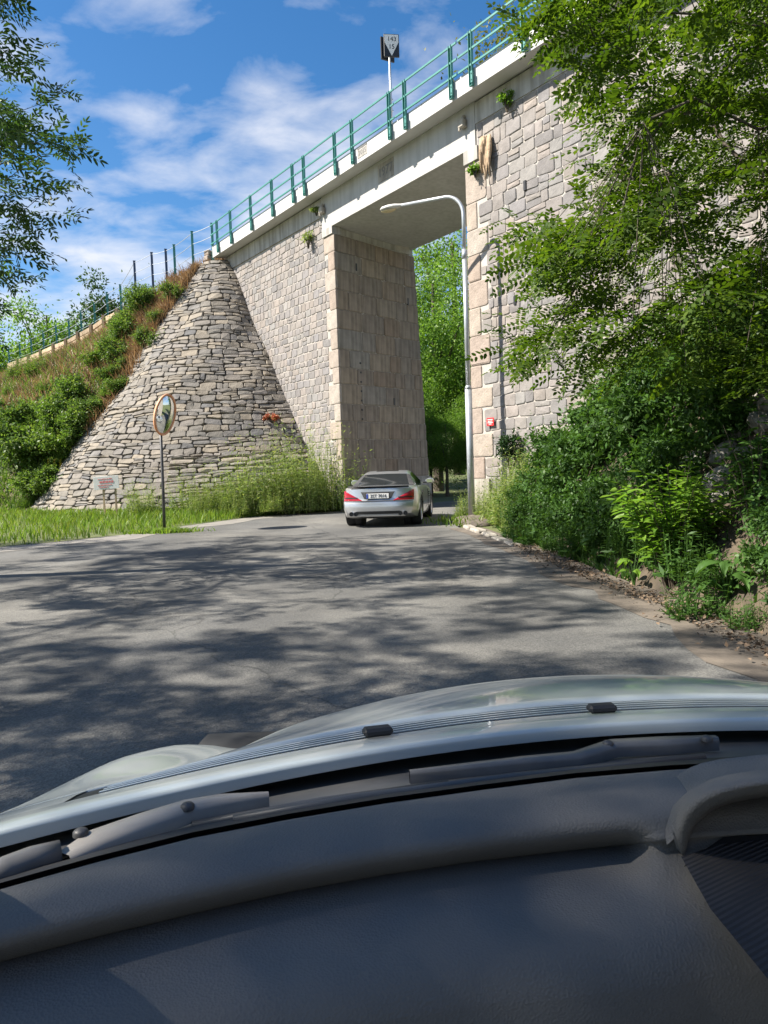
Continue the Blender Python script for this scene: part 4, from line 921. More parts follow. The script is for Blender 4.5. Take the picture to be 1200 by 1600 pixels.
    MB().grid(rows).build('shade_roof', M['hoodpaint'], T, smooth=True); MB().grid([[(x, y, z - .025) for x, y, z in r_] for r_ in rows]).build('headliner', M['ribbed'], T)  # roof and lining out of view, added to block sun from the dashboard
    for s_ in (-1, 1):
        mb = MB(); mb.tube([(s_ * .84, -.42, .95), (s_ * .78, -.62, 1.15), (s_ * .68, -.92, 1.36), (s_ * .62, -1.08, 1.41)], [.035, .03, .028, .028], 8); mb.build('pillar', M['hoodpaint'], T, smooth=True)
        mb = MB(); mb.tube([(s_ * .62, -2.35, 1.26), (s_ * .74, -2.6, .88)], [.05, .07], 8); mb.build('pillar', M['hoodpaint'], T, smooth=True)
    mb = MB(); mb.box((0, -2.55, .62), (1.86, .75, .55), bev=.1); mb.build('tail', M['hoodpaint'], T)
    mb = MB(); mb.box((0, -.7, .25), (1.80, 3.4, .06)); mb.build('floor_pan', M['blackplastic'], T)
own_car()

# ------------------------------------------------------------------ plants
def unit(a): return a / np.maximum(1e-9, np.linalg.norm(a, axis=-1, keepdims=True))
def orient(x, up):
    x = unit(x); y = np.cross(up, x); bad = np.linalg.norm(y, axis=1) < 1e-3; y[bad] = np.cross(np.array([0.3, 1, 0.1]), x[bad]); y = unit(y); z = np.cross(x, y); return np.stack([x, y, z], -1)
def inst(tv, tf, pos, Rm, sc):
    n_ = len(pos); Vv = np.einsum('nij,kj->nki', Rm, tv) * sc[:, None, None] + pos[:, None, :]; k = len(tv)
    offs = (np.arange(n_) * k)[:, None, None]; return Vv.reshape(-1, 3), [(f[None] + offs).reshape(-1, f.shape[1]) for f in tf]
def merge(parts):
    Vs = []; Fd = {}; o = 0
    for v, fs in parts:
        Vs.append(v)
        for f in fs: Fd.setdefault(f.shape[1], []).append(f + o)
        o += len(v)
    return np.concatenate(Vs), [np.concatenate(k) for k in Fd.values()]
def leaflet(base, d, nrm, L_, W_, hexa=True, fold=.12):
    d = d / np.linalg.norm(d); s = np.cross(nrm, d); s /= np.linalg.norm(s)
    if hexa: v = [base, base + d * L_ * .28 + s * W_ * .5 + nrm * fold * W_, base + d * L_ * .7 + s * W_ * .45 + nrm * fold * W_, base + d * L_, base + d * L_ * .7 - s * W_ * .45 + nrm * fold * W_, base + d * L_ * .28 - s * W_ * .5 + nrm * fold * W_]
    else: v = [base, base + d * L_ * .42 + s * W_ * .5 + nrm * fold * W_, base + d * L_, base + d * L_ * .42 - s * W_ * .5 + nrm * fold * W_]
    return v
def pinnate(pairs, L_, ll, lw, hexa, rs, droop=.12, ang=62):
    v = []; f = []; k = 6 if hexa else 4
    for i in range(pairs):
        x = L_ * (.16 + .80 * i / max(1, pairs - 1)); z = -droop * L_ * (x / L_) ** 2; sc = .75 + .25 * math.sin(math.pi * (i + .6) / pairs)
        for s in (-1, 1):
            a = R(ang + rs.uniform(-12, 12)); d = np.array([math.cos(a), s * math.sin(a), rs.uniform(-.3, .1)]); nn = unit(np.array([[rs.uniform(-.25, .25), rs.uniform(-.25, .25), 1.0]]))[0]
            f.append([len(v) + q for q in range(k)]); v += leaflet(np.array([x, s * .002, z]), d, nn, ll * sc, lw * sc, hexa)
    f.append([len(v) + q for q in range(k)]); v += leaflet(np.array([L_ * .98, 0, -droop * L_]), np.array([1, 0, -.25]), np.array([0, .0, 1.0]), ll, lw, hexa)
    return np.array(v), [np.array(f)]
def in_poly(x, y, P):
    c = False; j = len(P) - 1
    for i in range(len(P)):
        if (P[i][1] > y) != (P[j][1] > y) and x < (P[j][0] - P[i][0]) * (y - P[i][1]) / (P[j][1] - P[i][1]) + P[i][0]: c = not c
        j = i
    return c
def sample_poly(P, k, d0, d1, rs):
    xs = [p[0] for p in P]; ys = [p[1] for p in P]; out = []
    while len(out) < k:
        x, y = rs.uniform(min(xs), max(xs)), rs.uniform(min(ys), max(ys))
        if in_poly(x, y, P): out.append(bp(x, y, d=rs.uniform(d0, d1)))
    return out
def to_pix(p):
    q = CM.transposed() @ (V3(p) - Vector(EYE))
    return (600 + FPX * q.x / -q.z, 800 - FPX * q.y / -q.z) if q.z < -.1 else (-9e3, 0)

def skeleton(trunk, clumps, rs, tip=.006, power=.42):
    """branches from trunk points to every clump; returns branch geometry and the twig direction at each clump"""
    nodes = [np.array(p, float) for p in trunk]; par = [-1] + list(range(len(trunk) - 1)); tb = nodes[-1]
    order = sorted(range(len(clumps)), key=lambda i: np.linalg.norm(clumps[i] - tb)); end = {}
    arr = np.array(nodes); hub = nodes[len(nodes) // 2]
    for i in order:
        c = clumps[i]; A = np.array(nodes); d = np.linalg.norm(A - c, axis=1) + .10 * np.linalg.norm(A - tb, axis=1) + 1.2 * np.maximum(0, A[:, 2] - c[2]) + np.where(A[:, 2] < trunk[1][2] - .01, 50, 0)
        j = int(np.argmin(d)); p = nodes[j]; L_ = np.linalg.norm(c - p); k = max(1, int(L_ / .7)); last = j
        for q in range(1, k + 1):
            t = q / k; pt = p + (c - p) * t + ZU * (.10 * L_ * math.sin(math.pi * t)) + (np.array([rs.gauss(0, 1), rs.gauss(0, 1), rs.gauss(0, 1)]) * .05 * L_ / k if q < k else 0)
            nodes.append(pt); par.append(last); last = len(nodes) - 1
        end[i] = (last, unit((c - nodes[par[last]])[None])[0])
    cnt = [0] * len(nodes)
    for i, (l, d) in end.items(): cnt[l] += 1
    for i in range(len(nodes) - 1, 0, -1):
        if par[i] >= 0: cnt[par[i]] += cnt[i]
    return nodes, par, cnt, end
def branch_mesh(nodes, par, cnt, tip, power, skip, ns=5):
    P0 = []; P1 = []; r0 = []; r1 = []
    for i in range(skip, len(nodes)):
        j = par[i]
        if j < 0: continue
        P0.append(nodes[j]); P1.append(nodes[i]); r1.append(tip * max(1, cnt[i]) ** power); r0.append(tip * max(1, min(cnt[j], cnt[i] * 1.6)) ** power)
    P0, P1 = np.array(P0), np.array(P1); d = unit(P1 - P0); up = np.tile(np.array([0.1, .2, 1.0]), (len(d), 1)); Rm = orient(d, up)
    a = np.arange(ns) * 2 * math.pi / ns; ring = Rm[:, :, 1][:, None, :] * np.cos(a)[None, :, None] + Rm[:, :, 2][:, None, :] * np.sin(a)[None, :, None]
    Vv = np.concatenate([P0[:, None] + ring * np.array(r0)[:, None, None], P1[:, None] + ring * np.array(r1)[:, None, None]], 1)
    f = np.array([[q, (q + 1) % ns, ns + (q + 1) % ns, ns + q] for q in range(ns)]); F_ = (f[None] + (np.arange(len(P0)) * 2 * ns)[:, None, None]).reshape(-1, 4)
    return Vv.reshape(-1, 3), [F_]
def leafy(clumps, dirs, template, per, spread, rs, sc=(.8, 1.2), droop=.25, upj=.45, variants=3):
    """compound leaves set alternately along a short twig at every clump"""
    g = np.random.default_rng(rs.randrange(10 ** 6)); parts = []
    pos = []; dr = []
    for c, d in zip(clumps, dirs):
        tw = unit((d + g.normal(0, .25, 3) + np.array([0, 0, -droop]))[None])[0]; side = np.cross(tw, ZU); side = side / max(1e-3, np.linalg.norm(side)); n_ = max(3, int(per * g.uniform(.7, 1.3)))
        for i in range(n_):
            t = (i + .5) / n_ - .45; s = 1 if i % 2 else -1
            pos.append(c + tw * t * spread * 2 + g.normal(0, .035 * spread, 3) + ZU * g.normal(0, .12 * spread))
            dr.append(tw * g.uniform(.35, .9) + side * s * g.uniform(.4, 1) + ZU * g.normal(-.1, .35) + g.normal(0, .2, 3))
    pos = np.array(pos); dr = np.array(dr); up = np.tile(ZU, (len(pos), 1)) + g.normal(0, upj, (len(pos), 3)); Rm = orient(dr, up); s_ = g.uniform(*sc, len(pos))
    pick = g.integers(0, len(template), len(pos))
    for k, (tv, tf) in enumerate(template):
        mk = pick == k
        if mk.any(): parts.append(inst(tv, tf, pos[mk], Rm[mk], s_[mk]))
    return merge(parts)
def big_tree(name, label, trunk, trad, clumps, tmpl, leafm, per, spread, rs, group=None, tip=.0035, out=None, **kw):
    base = np.array(trunk[0]); T = thing(name, base, label, 'tree', group)
    nodes, par, cnt, end = skeleton(trunk, clumps, rs)
    bv, bf = branch_mesh(nodes, par, cnt, tip, .43, len(trunk)); mb = MB(); mb.tube(resample(trunk, 8), list(np.interp(np.linspace(0, 1, 8), np.linspace(0, 1, len(trad)), trad)), 10)
    tv = np.array(mb.v); tq = np.array([q for q in mb.f if len(q) == 4]); v, f = merge([(tv, [tq]), (bv, bf)])
    o = npmesh('trunk', v, f, M['bark'], T, smooth=True); o.location = tuple(-base)
    idx = list(range(len(clumps))); dd = [end[i][1] for i in idx]
    if out is not None: dd = [unit((unit(((c - out) * np.array([1, 1, 0]))[None])[0] + np.array([0, 0, rs.uniform(-.35, .25)]))[None])[0] for c in clumps]
    v, f = leafy([clumps[i] for i in idx], dd, tmpl, per, spread, rs, **kw)
    o = npmesh('crown', v, f, leafm, T); o.location = tuple(-base); return T

rs = random.Random(77)
rob = [pinnate(7, .25, .048, .023, True, rs, droop=.15) for _ in range(4)]
asht = [pinnate(4, .22, .085, .026, True, rs, droop=.12, ang=50) for _ in range(4)]
# robinia on the right bank, branches hanging out over the road edge
P1 = [(1010, -120), (1350, -120), (1350, 600), (1180, 600), (1040, 585), (950, 590), (910, 530), (960, 430), (935, 340), (970, 230), (1010, 100)]
P2 = [(840, -60), (1010, -60), (1010, 60), (960, 210), (900, 240), (945, 120), (860, 40)]
P3 = [(860, 345), (910, 340), (935, 425), (870, 540), (900, 580), (850, 575), (835, 550), (850, 525), (895, 470), (860, 410)]
cl = sample_poly(P1, 235, 5.8, 10.5, rs) + sample_poly(P2, 26, 6.2, 8.5, rs) + sample_poly(P3, 36, 6.2, 9.0, rs)
for _ in range(120):
    while True:
        p = np.array([rs.uniform(3, 9.5), rs.uniform(2.5, 13), rs.uniform(3.5, 9.5)]); q = to_pix(p)
        if ((p[0] - 6.3) / 3.4) ** 2 + ((p[1] - 8) / 5.2) ** 2 + ((p[2] - 6) / 3.6) ** 2 < 1 and not (0 < q[0] < 1000 and 0 < q[1] < 1600): break
    cl.append(p)
def lit_gap(p):      # a break in the canopy that lets sun reach the bright shrub
    x, y = p[0] + (p[2] - .8) * .94, p[1] + (p[2] - .8) * .096
    return 1.9 < x < 3.2 and 6.1 < y < 8.0
cl = [p for p in cl if not (lit_gap(p) and p[0] < 2.4)]
tb = bank(9.0, 3.3)
big_tree('robinia_tree', 'robinia tree with feathery leaves overhanging the road from the right bank', [tb - ZU * .2, tb + np.array([-.1, -.1, .9]), tb + np.array([-.3, -.3, 2.0]), tb + np.array([-.4, -.5, 3.4]), tb + np.array([-.3, -.6, 5.2])], [.17, .14, .11, .08, .05], cl, rob, M['robinia'], 18, .44, rs, sc=(.95, 1.6), out=tb, droop=.12, upj=.4)
# ash tree on the left, tips in the picture, crown shading the road
PA = [(-160, -120), (45, -120), (40, 120), (95, 150), (112, 250), (118, 275), (70, 300), (62, 400), (40, 470), (-160, 540)]
cl = sample_poly(PA, 75, 8.0, 11, rs) + sample_poly([(-160, -120), (20, -120), (30, 130), (60, 200), (50, 330), (60, 470), (-160, 540)], 45, 9, 13, rs)
for _ in range(52):
    while True:
        p = np.array([rs.uniform(-11, -3.8), rs.uniform(4.5, 14.5), rs.uniform(4.2, 12.2)]); q = to_pix(p)
        if ((p[0] + 7.6) / 3.4) ** 2 + ((p[1] - 9.6) / 4.9) ** 2 + ((p[2] - 8.2) / 4) ** 2 < 1 and (q[0] < -100 or q[1] < -110 or q[1] > 1700): break
    cl += [p + np.array([rs.gauss(0, .42), rs.gauss(0, .42), rs.gauss(0, .25)]) for _ in range(rs.choice((3, 4, 5)))]
cl = [p for p in cl if not lit_gap(p)]
tr = [(-7.9, 10.2, 0), (-7.85, 10.1, 1.6), (-7.8, 10.0, 3.2), (-7.7, 9.9, 5.2), (-7.6, 9.7, 8)]
AT = big_tree('ash_tree', 'ash tree beside the road with leafy twigs against the sky', [np.array(p) for p in tr], [.22, .19, .16, .12, .06], cl, asht, M['ash'], 14, .34, rs, sc=(.85, 1.45))
for loc, rz, sc, lb in (((-8.4, 1.9, 0), .5, 1.0, 'ash tree standing beside the camera car and shading its bonnet'), ((-16.0, 10.5, 0), 2.4, 1.1, 'ash tree set back behind the roadside ash'), ((-9.4, .4, 0), 4.0, 1.15, 'ash tree behind the camera car'), ((-6.6, -3.0, 0), 5.2, 1.0, 'unseen ash tree added to keep the sun off the dashboard')):  # last copy is out of view, added only to shade the dashboard
    c = copytree(AT); c.location = loc; c.rotation_euler = (0, 0, rz); c.scale = (sc,) * 3; c['label'] = lb

def blob_leaves(n_, blobs, size, rs, shell=.55, flat=.6, loose=0.0):
    """single leaf faces scattered in the outer part of many blobs"""
    g = np.random.default_rng(rs.randrange(10 ** 6)); w = np.array([b[3] ** 2 for b in blobs]); w = w / w.sum(); pick = g.choice(len(blobs), n_, p=w); B = np.array(blobs)
    d = unit(g.normal(0, 1, (n_, 3))); r = B[pick, 3] * (shell + (1 - shell) * g.random(n_) ** .5); r = np.where(g.random(n_) < loose, B[pick, 3] * np.abs(g.normal(0, .95, n_)), r); pos = B[pick, :3] + d * r[:, None] * np.array([1, 1, .8])
    dirs = unit(d + g.normal(0, .7, (n_, 3)) + np.array([0, 0, -.25])); up = d * .6 + np.array([0, 0, flat]) + g.normal(0, .45, (n_, 3))
    tv = np.array(leaflet(np.zeros(3), np.array([1.0, 0, 0]), ZU, 1.0, .55, False)); return inst(tv, [np.array([[0, 1, 2, 3]])], pos, orient(dirs, up), size * g.uniform(.6, 1.3, n_))
def crown_blobs(c, rad, k, rs, br=(.22, .42)):
    out = []
    for _ in range(k):
        d = np.array([rs.gauss(0, 1), rs.gauss(0, 1), rs.gauss(0, 1)]); d /= np.linalg.norm(d); q = rs.uniform(.3, .95); r = rs.uniform(*br) * min(rad)
        out.append((*(np.array(c) + d * np.array(rad) * q), r))
    return out
def far_tree(name, label, base, h, rad, m, nl, size, rs, group, k=30, low=.25):
    T = thing(name, base, label, 'tree', group); zc = h * (low + 1) / 2; rz = h * (1 - low) / 2
    bl = crown_blobs((0, 0, zc), (rad, rad, rz), k, rs); v, f = blob_leaves(nl, bl, size, rs, loose=.4)
    npmesh('crown', v, f, m, T); mb = MB(); mb.tube([(0, 0, -.3), (.05, .02, h * .3), (0, 0, h * .8)], [h * .022, h * .016, h * .005], 8)
    for b in bl[:9]: mb.tube([(0, 0, h * .35), (b[0] * .5, b[1] * .5, (h * .35 + b[2]) / 2), b[:3]], [h * .009, h * .006, h * .002], 5)
    mb.build('trunk', M['bark'], T); return T
# trees beyond the railway on the left
ft = [far_tree('broadleaf_tree', 'rounded green broadleaf tree rising beyond the lineside fence', (0, 0, 0), 13, 4.6, M['far'], 9000, .30, rs, 'trees beyond the fence'), far_tree('broadleaf_tree', 'loose grey green tree rising beyond the lineside fence', (0, 0, 0), 12, 3.6, M['ash'], 6000, .30, rs, 'trees beyond the fence', k=24)]
spots = [(0, (-31, 70, 6), 1.05), (0, (-39, 74, 5), 1.1), (1, (-23.5, 64, 7.2), 1.0), (0, (-27, 76, 6), 1.1), (0, (-47, 80, 5), 1.2), (1, (-36, 62, 3), 1.05), (0, (-20, 80, 8), 1.0), (0, (-33, 55, 1), .95), (1, (-41, 60, 2), 1.1)]
for i, (k, p, s) in enumerate(spots):
    o = ft[k] if (i == 0 or i == 2) else copytree(ft[k]); o.location = p; o.scale = (s, s, s); o.rotation_euler = (0, 0, i * 1.3)
# trees past the bridge opening
fo = far_tree('broadleaf_tree', 'dense green tree on the slope seen through the bridge opening', (0, 0, 0), 14, 4.2, M['far'], 22000, .17, rs, 'trees past the bridge opening', k=46, low=.06)
for i, (p, s) in enumerate([((3.2, 42.5, 0), 1.05), ((6.3, 39.5, 0), .9), ((8.5, 45, 0), 1.15), ((-.8, 46, 0), 1.2), ((5.2, 50, 1.2), 1.35), ((12, 42, 0), 1.1), ((1.6, 37.5, 0), .45), ((3.0, 34.5, 0), .3), ((4.3, 34.6, 0), .33), ((5.7, 35.4, 0), .4), ((2.3, 35.2, 0), .33), ((4.6, 36.0, 0), .42), ((6.5, 37, 0), .5), ((2.2, 40, 0), .8)]):
    o = fo if i == 0 else copytree(fo); o.location = p; o.scale = (s, s, s); o.rotation_euler = (0, 0, i * 1.7)
t_ = far_tree('broadleaf_tree', 'tall yellowish olive tree rising above the bridge railing', (9.3, 45, 0), 29, 5.0, M['farolive'], 14000, .28, rs, None, k=40, low=.5)

# shrubs
def shrub(name, label, base, rad, hgt, m, nl, size, rs, group=None, k=16, cat='shrub'):
    T = thing(name, base, label, cat, group); bl = crown_blobs((0, 0, hgt * .55), (rad, rad, hgt * .48), k, rs, (.16, .5)); v, f = blob_leaves(nl, bl, size, rs, shell=.2, loose=.75); npmesh('leaves', v, f, m, T)
    mb = MB()
    for b in bl[:8]: mb.tube([(b[0] * .1, b[1] * .1, -.1), (b[0] * .5, b[1] * .5, b[2] * .6), b[:3]], [.018, .013, .005], 5)
    mb.build('stems', M['twig'], T); return T
s1 = shrub('embankment_shrub', 'leafy green shrub on the embankment along the edge of the stone slope', (0, 0, 0), .95, 1.5, M['embshrub'], 5200, .12, rs, 'shrubs along the stone slope', k=34)
es = [(.0, .12, .75), (.015, .22, .9), (.03, .3, 1.0), (.012, .38, .8), (.05, .2, 1.1), (.045, .42, .9), (.02, .52, .7), (.035, .6, .75), (.05, .70, .7), (.055, .84, .8), (.07, .9, .75), (.06, .78, .7), (.05, .62, .7), (.085, .1, 1.3), (.11, .25, 1.1), (.08, .35, 1.0), (.13, .08, 1.4), (.17, .16, 1.3), (.2, .3, 1.0), (.22, .06, 1.5), (.28, .15, 1.6), (.15, .5, .7), (.33, .3, 1.2), (.10, .03, 1.8), (.16, .05, 2.0), (.24, .1, 2.2), (.2, .22, 1.7), (.3, .05, 2.4), (.12, .16, 1.5), (.36, .16, 2.4), (.28, .34, 1.6), (.4, .3, 2.0)]
es += [(rs.uniform(0, .42), rs.uniform(0, .5) ** 1.2, rs.uniform(.6, 1.25)) for _ in range(14)] + [(0, .08, .9), (0, .27, .8), (0, .45, .7), (.003, .62, .65)]
for i, (u, t, s) in enumerate(es):
    o = s1 if i == 0 else copytree(s1); o.location = tuple(emb(u, t) - ZU * .05); o['label'] = ('large spreading shrub in the thicket low on the embankment' if s > 1.45 else 'leafy green shrub on the embankment along the edge of the stone slope'); o.scale = (s * rs.uniform(.8, 1.3), s * rs.uniform(.8, 1.2), s * rs.uniform(.6, 1.15)); o.rotation_euler = (rs.uniform(-.2, .2), rs.uniform(-.2, .2), i * 2.1)
for i in range(9):
    o = copytree(s1); o.location = tuple(CP(R(rs.uniform(86, 92)), 1.0 + i * 1.15, .0)); q = rs.uniform(.35, .62); o.scale = (q, q, q * rs.uniform(.7, 1.1)); o.rotation_euler = (0, 0, i * 1.9)
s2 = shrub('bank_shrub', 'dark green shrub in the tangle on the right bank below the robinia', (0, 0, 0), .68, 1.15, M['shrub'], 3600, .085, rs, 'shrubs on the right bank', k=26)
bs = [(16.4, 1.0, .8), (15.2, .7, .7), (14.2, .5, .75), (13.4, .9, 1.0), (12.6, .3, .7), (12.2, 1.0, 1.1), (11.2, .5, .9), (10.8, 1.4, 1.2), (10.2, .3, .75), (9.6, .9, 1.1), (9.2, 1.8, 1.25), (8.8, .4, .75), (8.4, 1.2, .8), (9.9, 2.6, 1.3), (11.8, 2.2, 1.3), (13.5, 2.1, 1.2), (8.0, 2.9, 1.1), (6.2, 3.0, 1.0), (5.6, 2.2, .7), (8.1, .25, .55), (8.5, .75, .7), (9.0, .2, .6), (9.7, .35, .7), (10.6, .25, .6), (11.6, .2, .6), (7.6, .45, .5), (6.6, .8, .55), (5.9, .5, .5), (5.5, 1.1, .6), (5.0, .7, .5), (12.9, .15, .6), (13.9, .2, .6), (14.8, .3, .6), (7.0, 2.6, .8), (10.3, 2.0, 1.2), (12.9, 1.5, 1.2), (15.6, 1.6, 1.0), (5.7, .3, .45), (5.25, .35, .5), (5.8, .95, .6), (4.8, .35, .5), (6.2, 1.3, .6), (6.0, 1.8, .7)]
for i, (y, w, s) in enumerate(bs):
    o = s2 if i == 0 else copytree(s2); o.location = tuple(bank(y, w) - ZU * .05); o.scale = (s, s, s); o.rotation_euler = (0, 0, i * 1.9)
# bright long-leaved shrub and big-leaved burdock at the near road edge
def spray(name, label, base, stems, hgt, spread, ln, wd, m, rs, cat, per=16):
    T = thing(name, base, label, cat); g = np.random.default_rng(rs.randrange(9999)); mb = MB(); pos = []; dr = []
    for i in range(stems):
        a = rs.uniform(0, 6.28); r = rs.uniform(.2, 1) * spread; tp = np.array([math.cos(a) * r, math.sin(a) * r, hgt * rs.uniform(.6, 1.05) * (1 - .25 * r / spread)]); b = tp * np.array([.15, .15, 0]); md_ = (b + tp) / 2 + np.array([0, 0, hgt * .08]) - (tp - b) * np.array([.12, .12, 0])
        mb.tube([b - ZU * .05, md_, tp], [.008, .006, .002], 5)
        for q in range(per):
            t = .25 + .75 * q / per; p = (b * (1 - t) + md_ * t) * (1 - t) + (md_ * (1 - t) + tp * t) * t; aa = q * 2.4 + i; pos.append(p); dr.append([math.cos(aa), math.sin(aa), g.uniform(-.35, .35)])
    mb.build('stems', M['twig'], T); pos = np.array(pos); dr = np.array(dr); d0 = np.array([1.0, 0, 0])
    tv = np.array([[0, 0, 0], [.3, .5 * wd / ln, .03], [.7, .4 * wd / ln, 0], [1, 0, -.12], [.7, -.4 * wd / ln, 0], [.3, -.5 * wd / ln, .03]]); v, f = inst(tv, [np.array([[0, 1, 2, 3], [0, 3, 4, 5]])], pos, orient(dr, np.tile(ZU, (len(pos), 1)) + g.normal(0, .3, (len(pos), 3))), ln * g.uniform(.6, 1.15, len(pos)))
    npmesh('leaves', v, f, m, T); return T
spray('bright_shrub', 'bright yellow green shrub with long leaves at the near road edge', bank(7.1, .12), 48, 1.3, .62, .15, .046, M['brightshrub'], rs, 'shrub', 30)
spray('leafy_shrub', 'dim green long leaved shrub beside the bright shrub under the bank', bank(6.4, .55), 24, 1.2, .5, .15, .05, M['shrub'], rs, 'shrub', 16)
def burdock(name, label, base, n_, size, rs, m):
    T = thing(name, base, label, 'plant'); mb = MB()
    for i in range(n_):
        a = i * 2.399 + rs.uniform(-.2, .2); r = size * rs.uniform(.5, 1.0); hh = rs.uniform(.12, .38); L_ = size * rs.uniform(.55, .9); W_ = L_ * .36
        st0 = np.array([0, 0, .0]); st1 = np.array([math.cos(a) * r * .5, math.sin(a) * r * .5, hh]); o_ = np.array([math.cos(a), math.sin(a), 0]); s_ = np.array([-math.sin(a), math.cos(a), 0])
        mb2 = MB(); rows = []
        for k in range(7):
            t = k / 6; c = st1 + o_ * L_ * t + ZU * (.06 * math.sin(math.pi * t) - .22 * t * t) * size * 2; w = W_ * (math.sin(math.pi * min(1, t * .92 + .10)) ** .7) * (1 - .35 * t)
            rows.append([c + s_ * w * q + ZU * (abs(q) * .25 * w + .02 * math.sin(5 * t + 3 * q)) for q in (-1, -.5, 0, .5, 1)])
        mb2.grid(rows); o = mb2.build('leaf', m, T, smooth=True); mb.tube([st0, (st0 + st1) / 2 + ZU * .05, st1], [.008, .007, .005], 5)
    mb.build('stalks', M['shrub'], T); return T
burdock('burdock', 'burdock with broad drooping leaves at the bank foot', bank(6.05, .12), 12, .26, rs, M['shrub'])
burdock('burdock', 'small burdock with upright leaves at the foot of the bright shrub', bank(7.6, .02) - np.array([.1, 0, 0]), 7, .17, rs, M['brightshrub'])
burdock('burdock', 'burdock growing on the road edge further along the shaded bank', bank(9.0, .02), 9, .20, rs, M['shrub'])

# tall pale weeds at the foot of the stone slope and by the lamp
def weeds(name, label, base, n_, hgt, spread, m, rs, group, cat='weeds', ll=.10, per=13):
    T = thing(name, base, label, cat, group); g = np.random.default_rng(rs.randrange(99999)); a = g.uniform(0, 6.28, n_); r = spread * np.sqrt(g.random(n_)); b = np.stack([np.cos(a) * r, np.sin(a) * r * .7, np.zeros(n_) - .05], 1); h_ = hgt * g.uniform(.3, 1.12, n_) * (1 - .35 * (r / spread) ** 2)
    tp = b + np.stack([g.normal(0, .12, n_) * h_, g.normal(0, .12, n_) * h_, h_], 1); s_ = g.normal(0, 1, (n_, 3)); s_[:, 2] = 0; s_ = unit(s_) * .008
    V1 = np.stack([b - s_, b + s_, tp], 1).reshape(-1, 3); F1 = np.arange(n_ * 3).reshape(-1, 3)
    t = np.tile((np.arange(per) + .6) / per, n_); bi = np.repeat(np.arange(n_), per); pos = b[bi] + (tp - b)[bi] * t[:, None]; d = g.normal(0, 1, (len(pos), 3)); d[:, 2] = g.normal(.35, .35, len(pos)); sc = ll * g.uniform(.5, 1.3, len(pos)) * (1.2 - .6 * t)
    tv = np.array(leaflet(np.zeros(3), np.array([1.0, 0, -.1]), ZU, 1.0, .26, False)); V2, F2 = inst(tv, [np.array([[0, 1, 2, 3]])], pos, orient(d, np.tile(ZU, (len(pos), 1)) + g.normal(0, .4, (len(pos), 3))), sc)
    v, f = merge([(V1, [F1]), (V2, F2)]); npmesh('stalks', v, f, m, T); return T
w1 = weeds('tall_weeds', 'tall pale green weeds growing against the foot of the stone slope', (0, 0, 0), 190, 2.25, .85, M['weed'], rs, 'weeds along the stone slope', ll=.14)
ws = [(3, .9, 1.2), (8, .55, 1.3), (13, .5, 1.3), (18, .5, 1.2), (22, .5, 1.05), (27, .5, .85), (31, .5, .8), (43, .5, .95), (-3, .9, 1.0), (9, 1.2, .7), (16, 1.2, .65), (24, 1.2, .6), (30, 1.1, .55)]
for i, (a, out, s) in enumerate(ws):
    o = w1 if i == 0 else copytree(w1); p = CP(R(a), 0); q = -E1 * math.cos(R(a)) + NN * math.sin(R(a)); o.location = tuple(p + q * (out - .3) + ZU * .12); o.scale = (s * rs.uniform(.8, 1.3), s * rs.uniform(.8, 1.2), s * rs.uniform(.62, 1.12)); o.rotation_euler = (rs.uniform(-.08, .08), rs.uniform(-.08, .08), i * 1.1)
w2 = weeds('tall_weeds', 'tangled grassy weeds between the street lamp and the near abutment', (0, 0, 0), 170, 1.25, .6, M['weed'], rs, 'weeds by the lamp', ll=.12)
for i, (x, y, s, z) in enumerate([(2.75, 16.9, .9, .15), (2.6, 15.9, .85, .1), (2.65, 14.9, .8, .15), (2.5, 13.8, .65, .1), (3.0, 16.2, 1.1, .5), (2.5, 17.7, .7, .1), (2.55, 12.9, .55, .1), (3.1, 15.2, 1.0, .6), (2.05, 18.55, .6, .05)]):
    o = w2 if i == 0 else copytree(w2); o.location = (x, y, z); o.scale = (s, s, s); o.rotation_euler = (0, 0, i * 1.7)
w3 = weeds('herb_clump', 'light green herb clump on the embankment slope and stone slope edge', (0, 0, 0), 150, 1.3, .8, M['embshrub'], rs, 'herbs on the embankment', ll=.16, cat='plant')
for i in range(26):
    u, t = rs.uniform(.005, .38), rs.uniform(.02, .8) ** 1.2; o = w3 if i == 0 else copytree(w3); o.location = tuple(emb(u, t) if i < 18 else CP(R(rs.uniform(83, 91)), rs.uniform(.5, 10.5), .1)); q = rs.uniform(.5, 1.1) if i < 18 else rs.uniform(.35, .7); o.scale = (q, q, q * .9); o.rotation_euler = (0, 0, i * 1.3)
w4 = weeds('toe_herb', 'low dark herb clump at the foot of the right bank', (0, 0, 0), 90, .6, .36, M['shrub'], rs, 'herbs at the bank foot', ll=.11, cat='plant', per=9)
for i in range(22):
    o = w4 if i == 0 else copytree(w4); o.location = tuple(bank(4.2 + i * .44 + rs.uniform(-.15, .15), rs.uniform(.0, .4)) - np.array([rs.uniform(0, .12), 0, .02])); q = rs.uniform(.5, 1.15); o.scale = (q, q, q); o.rotation_euler = (0, 0, i * 1.7)
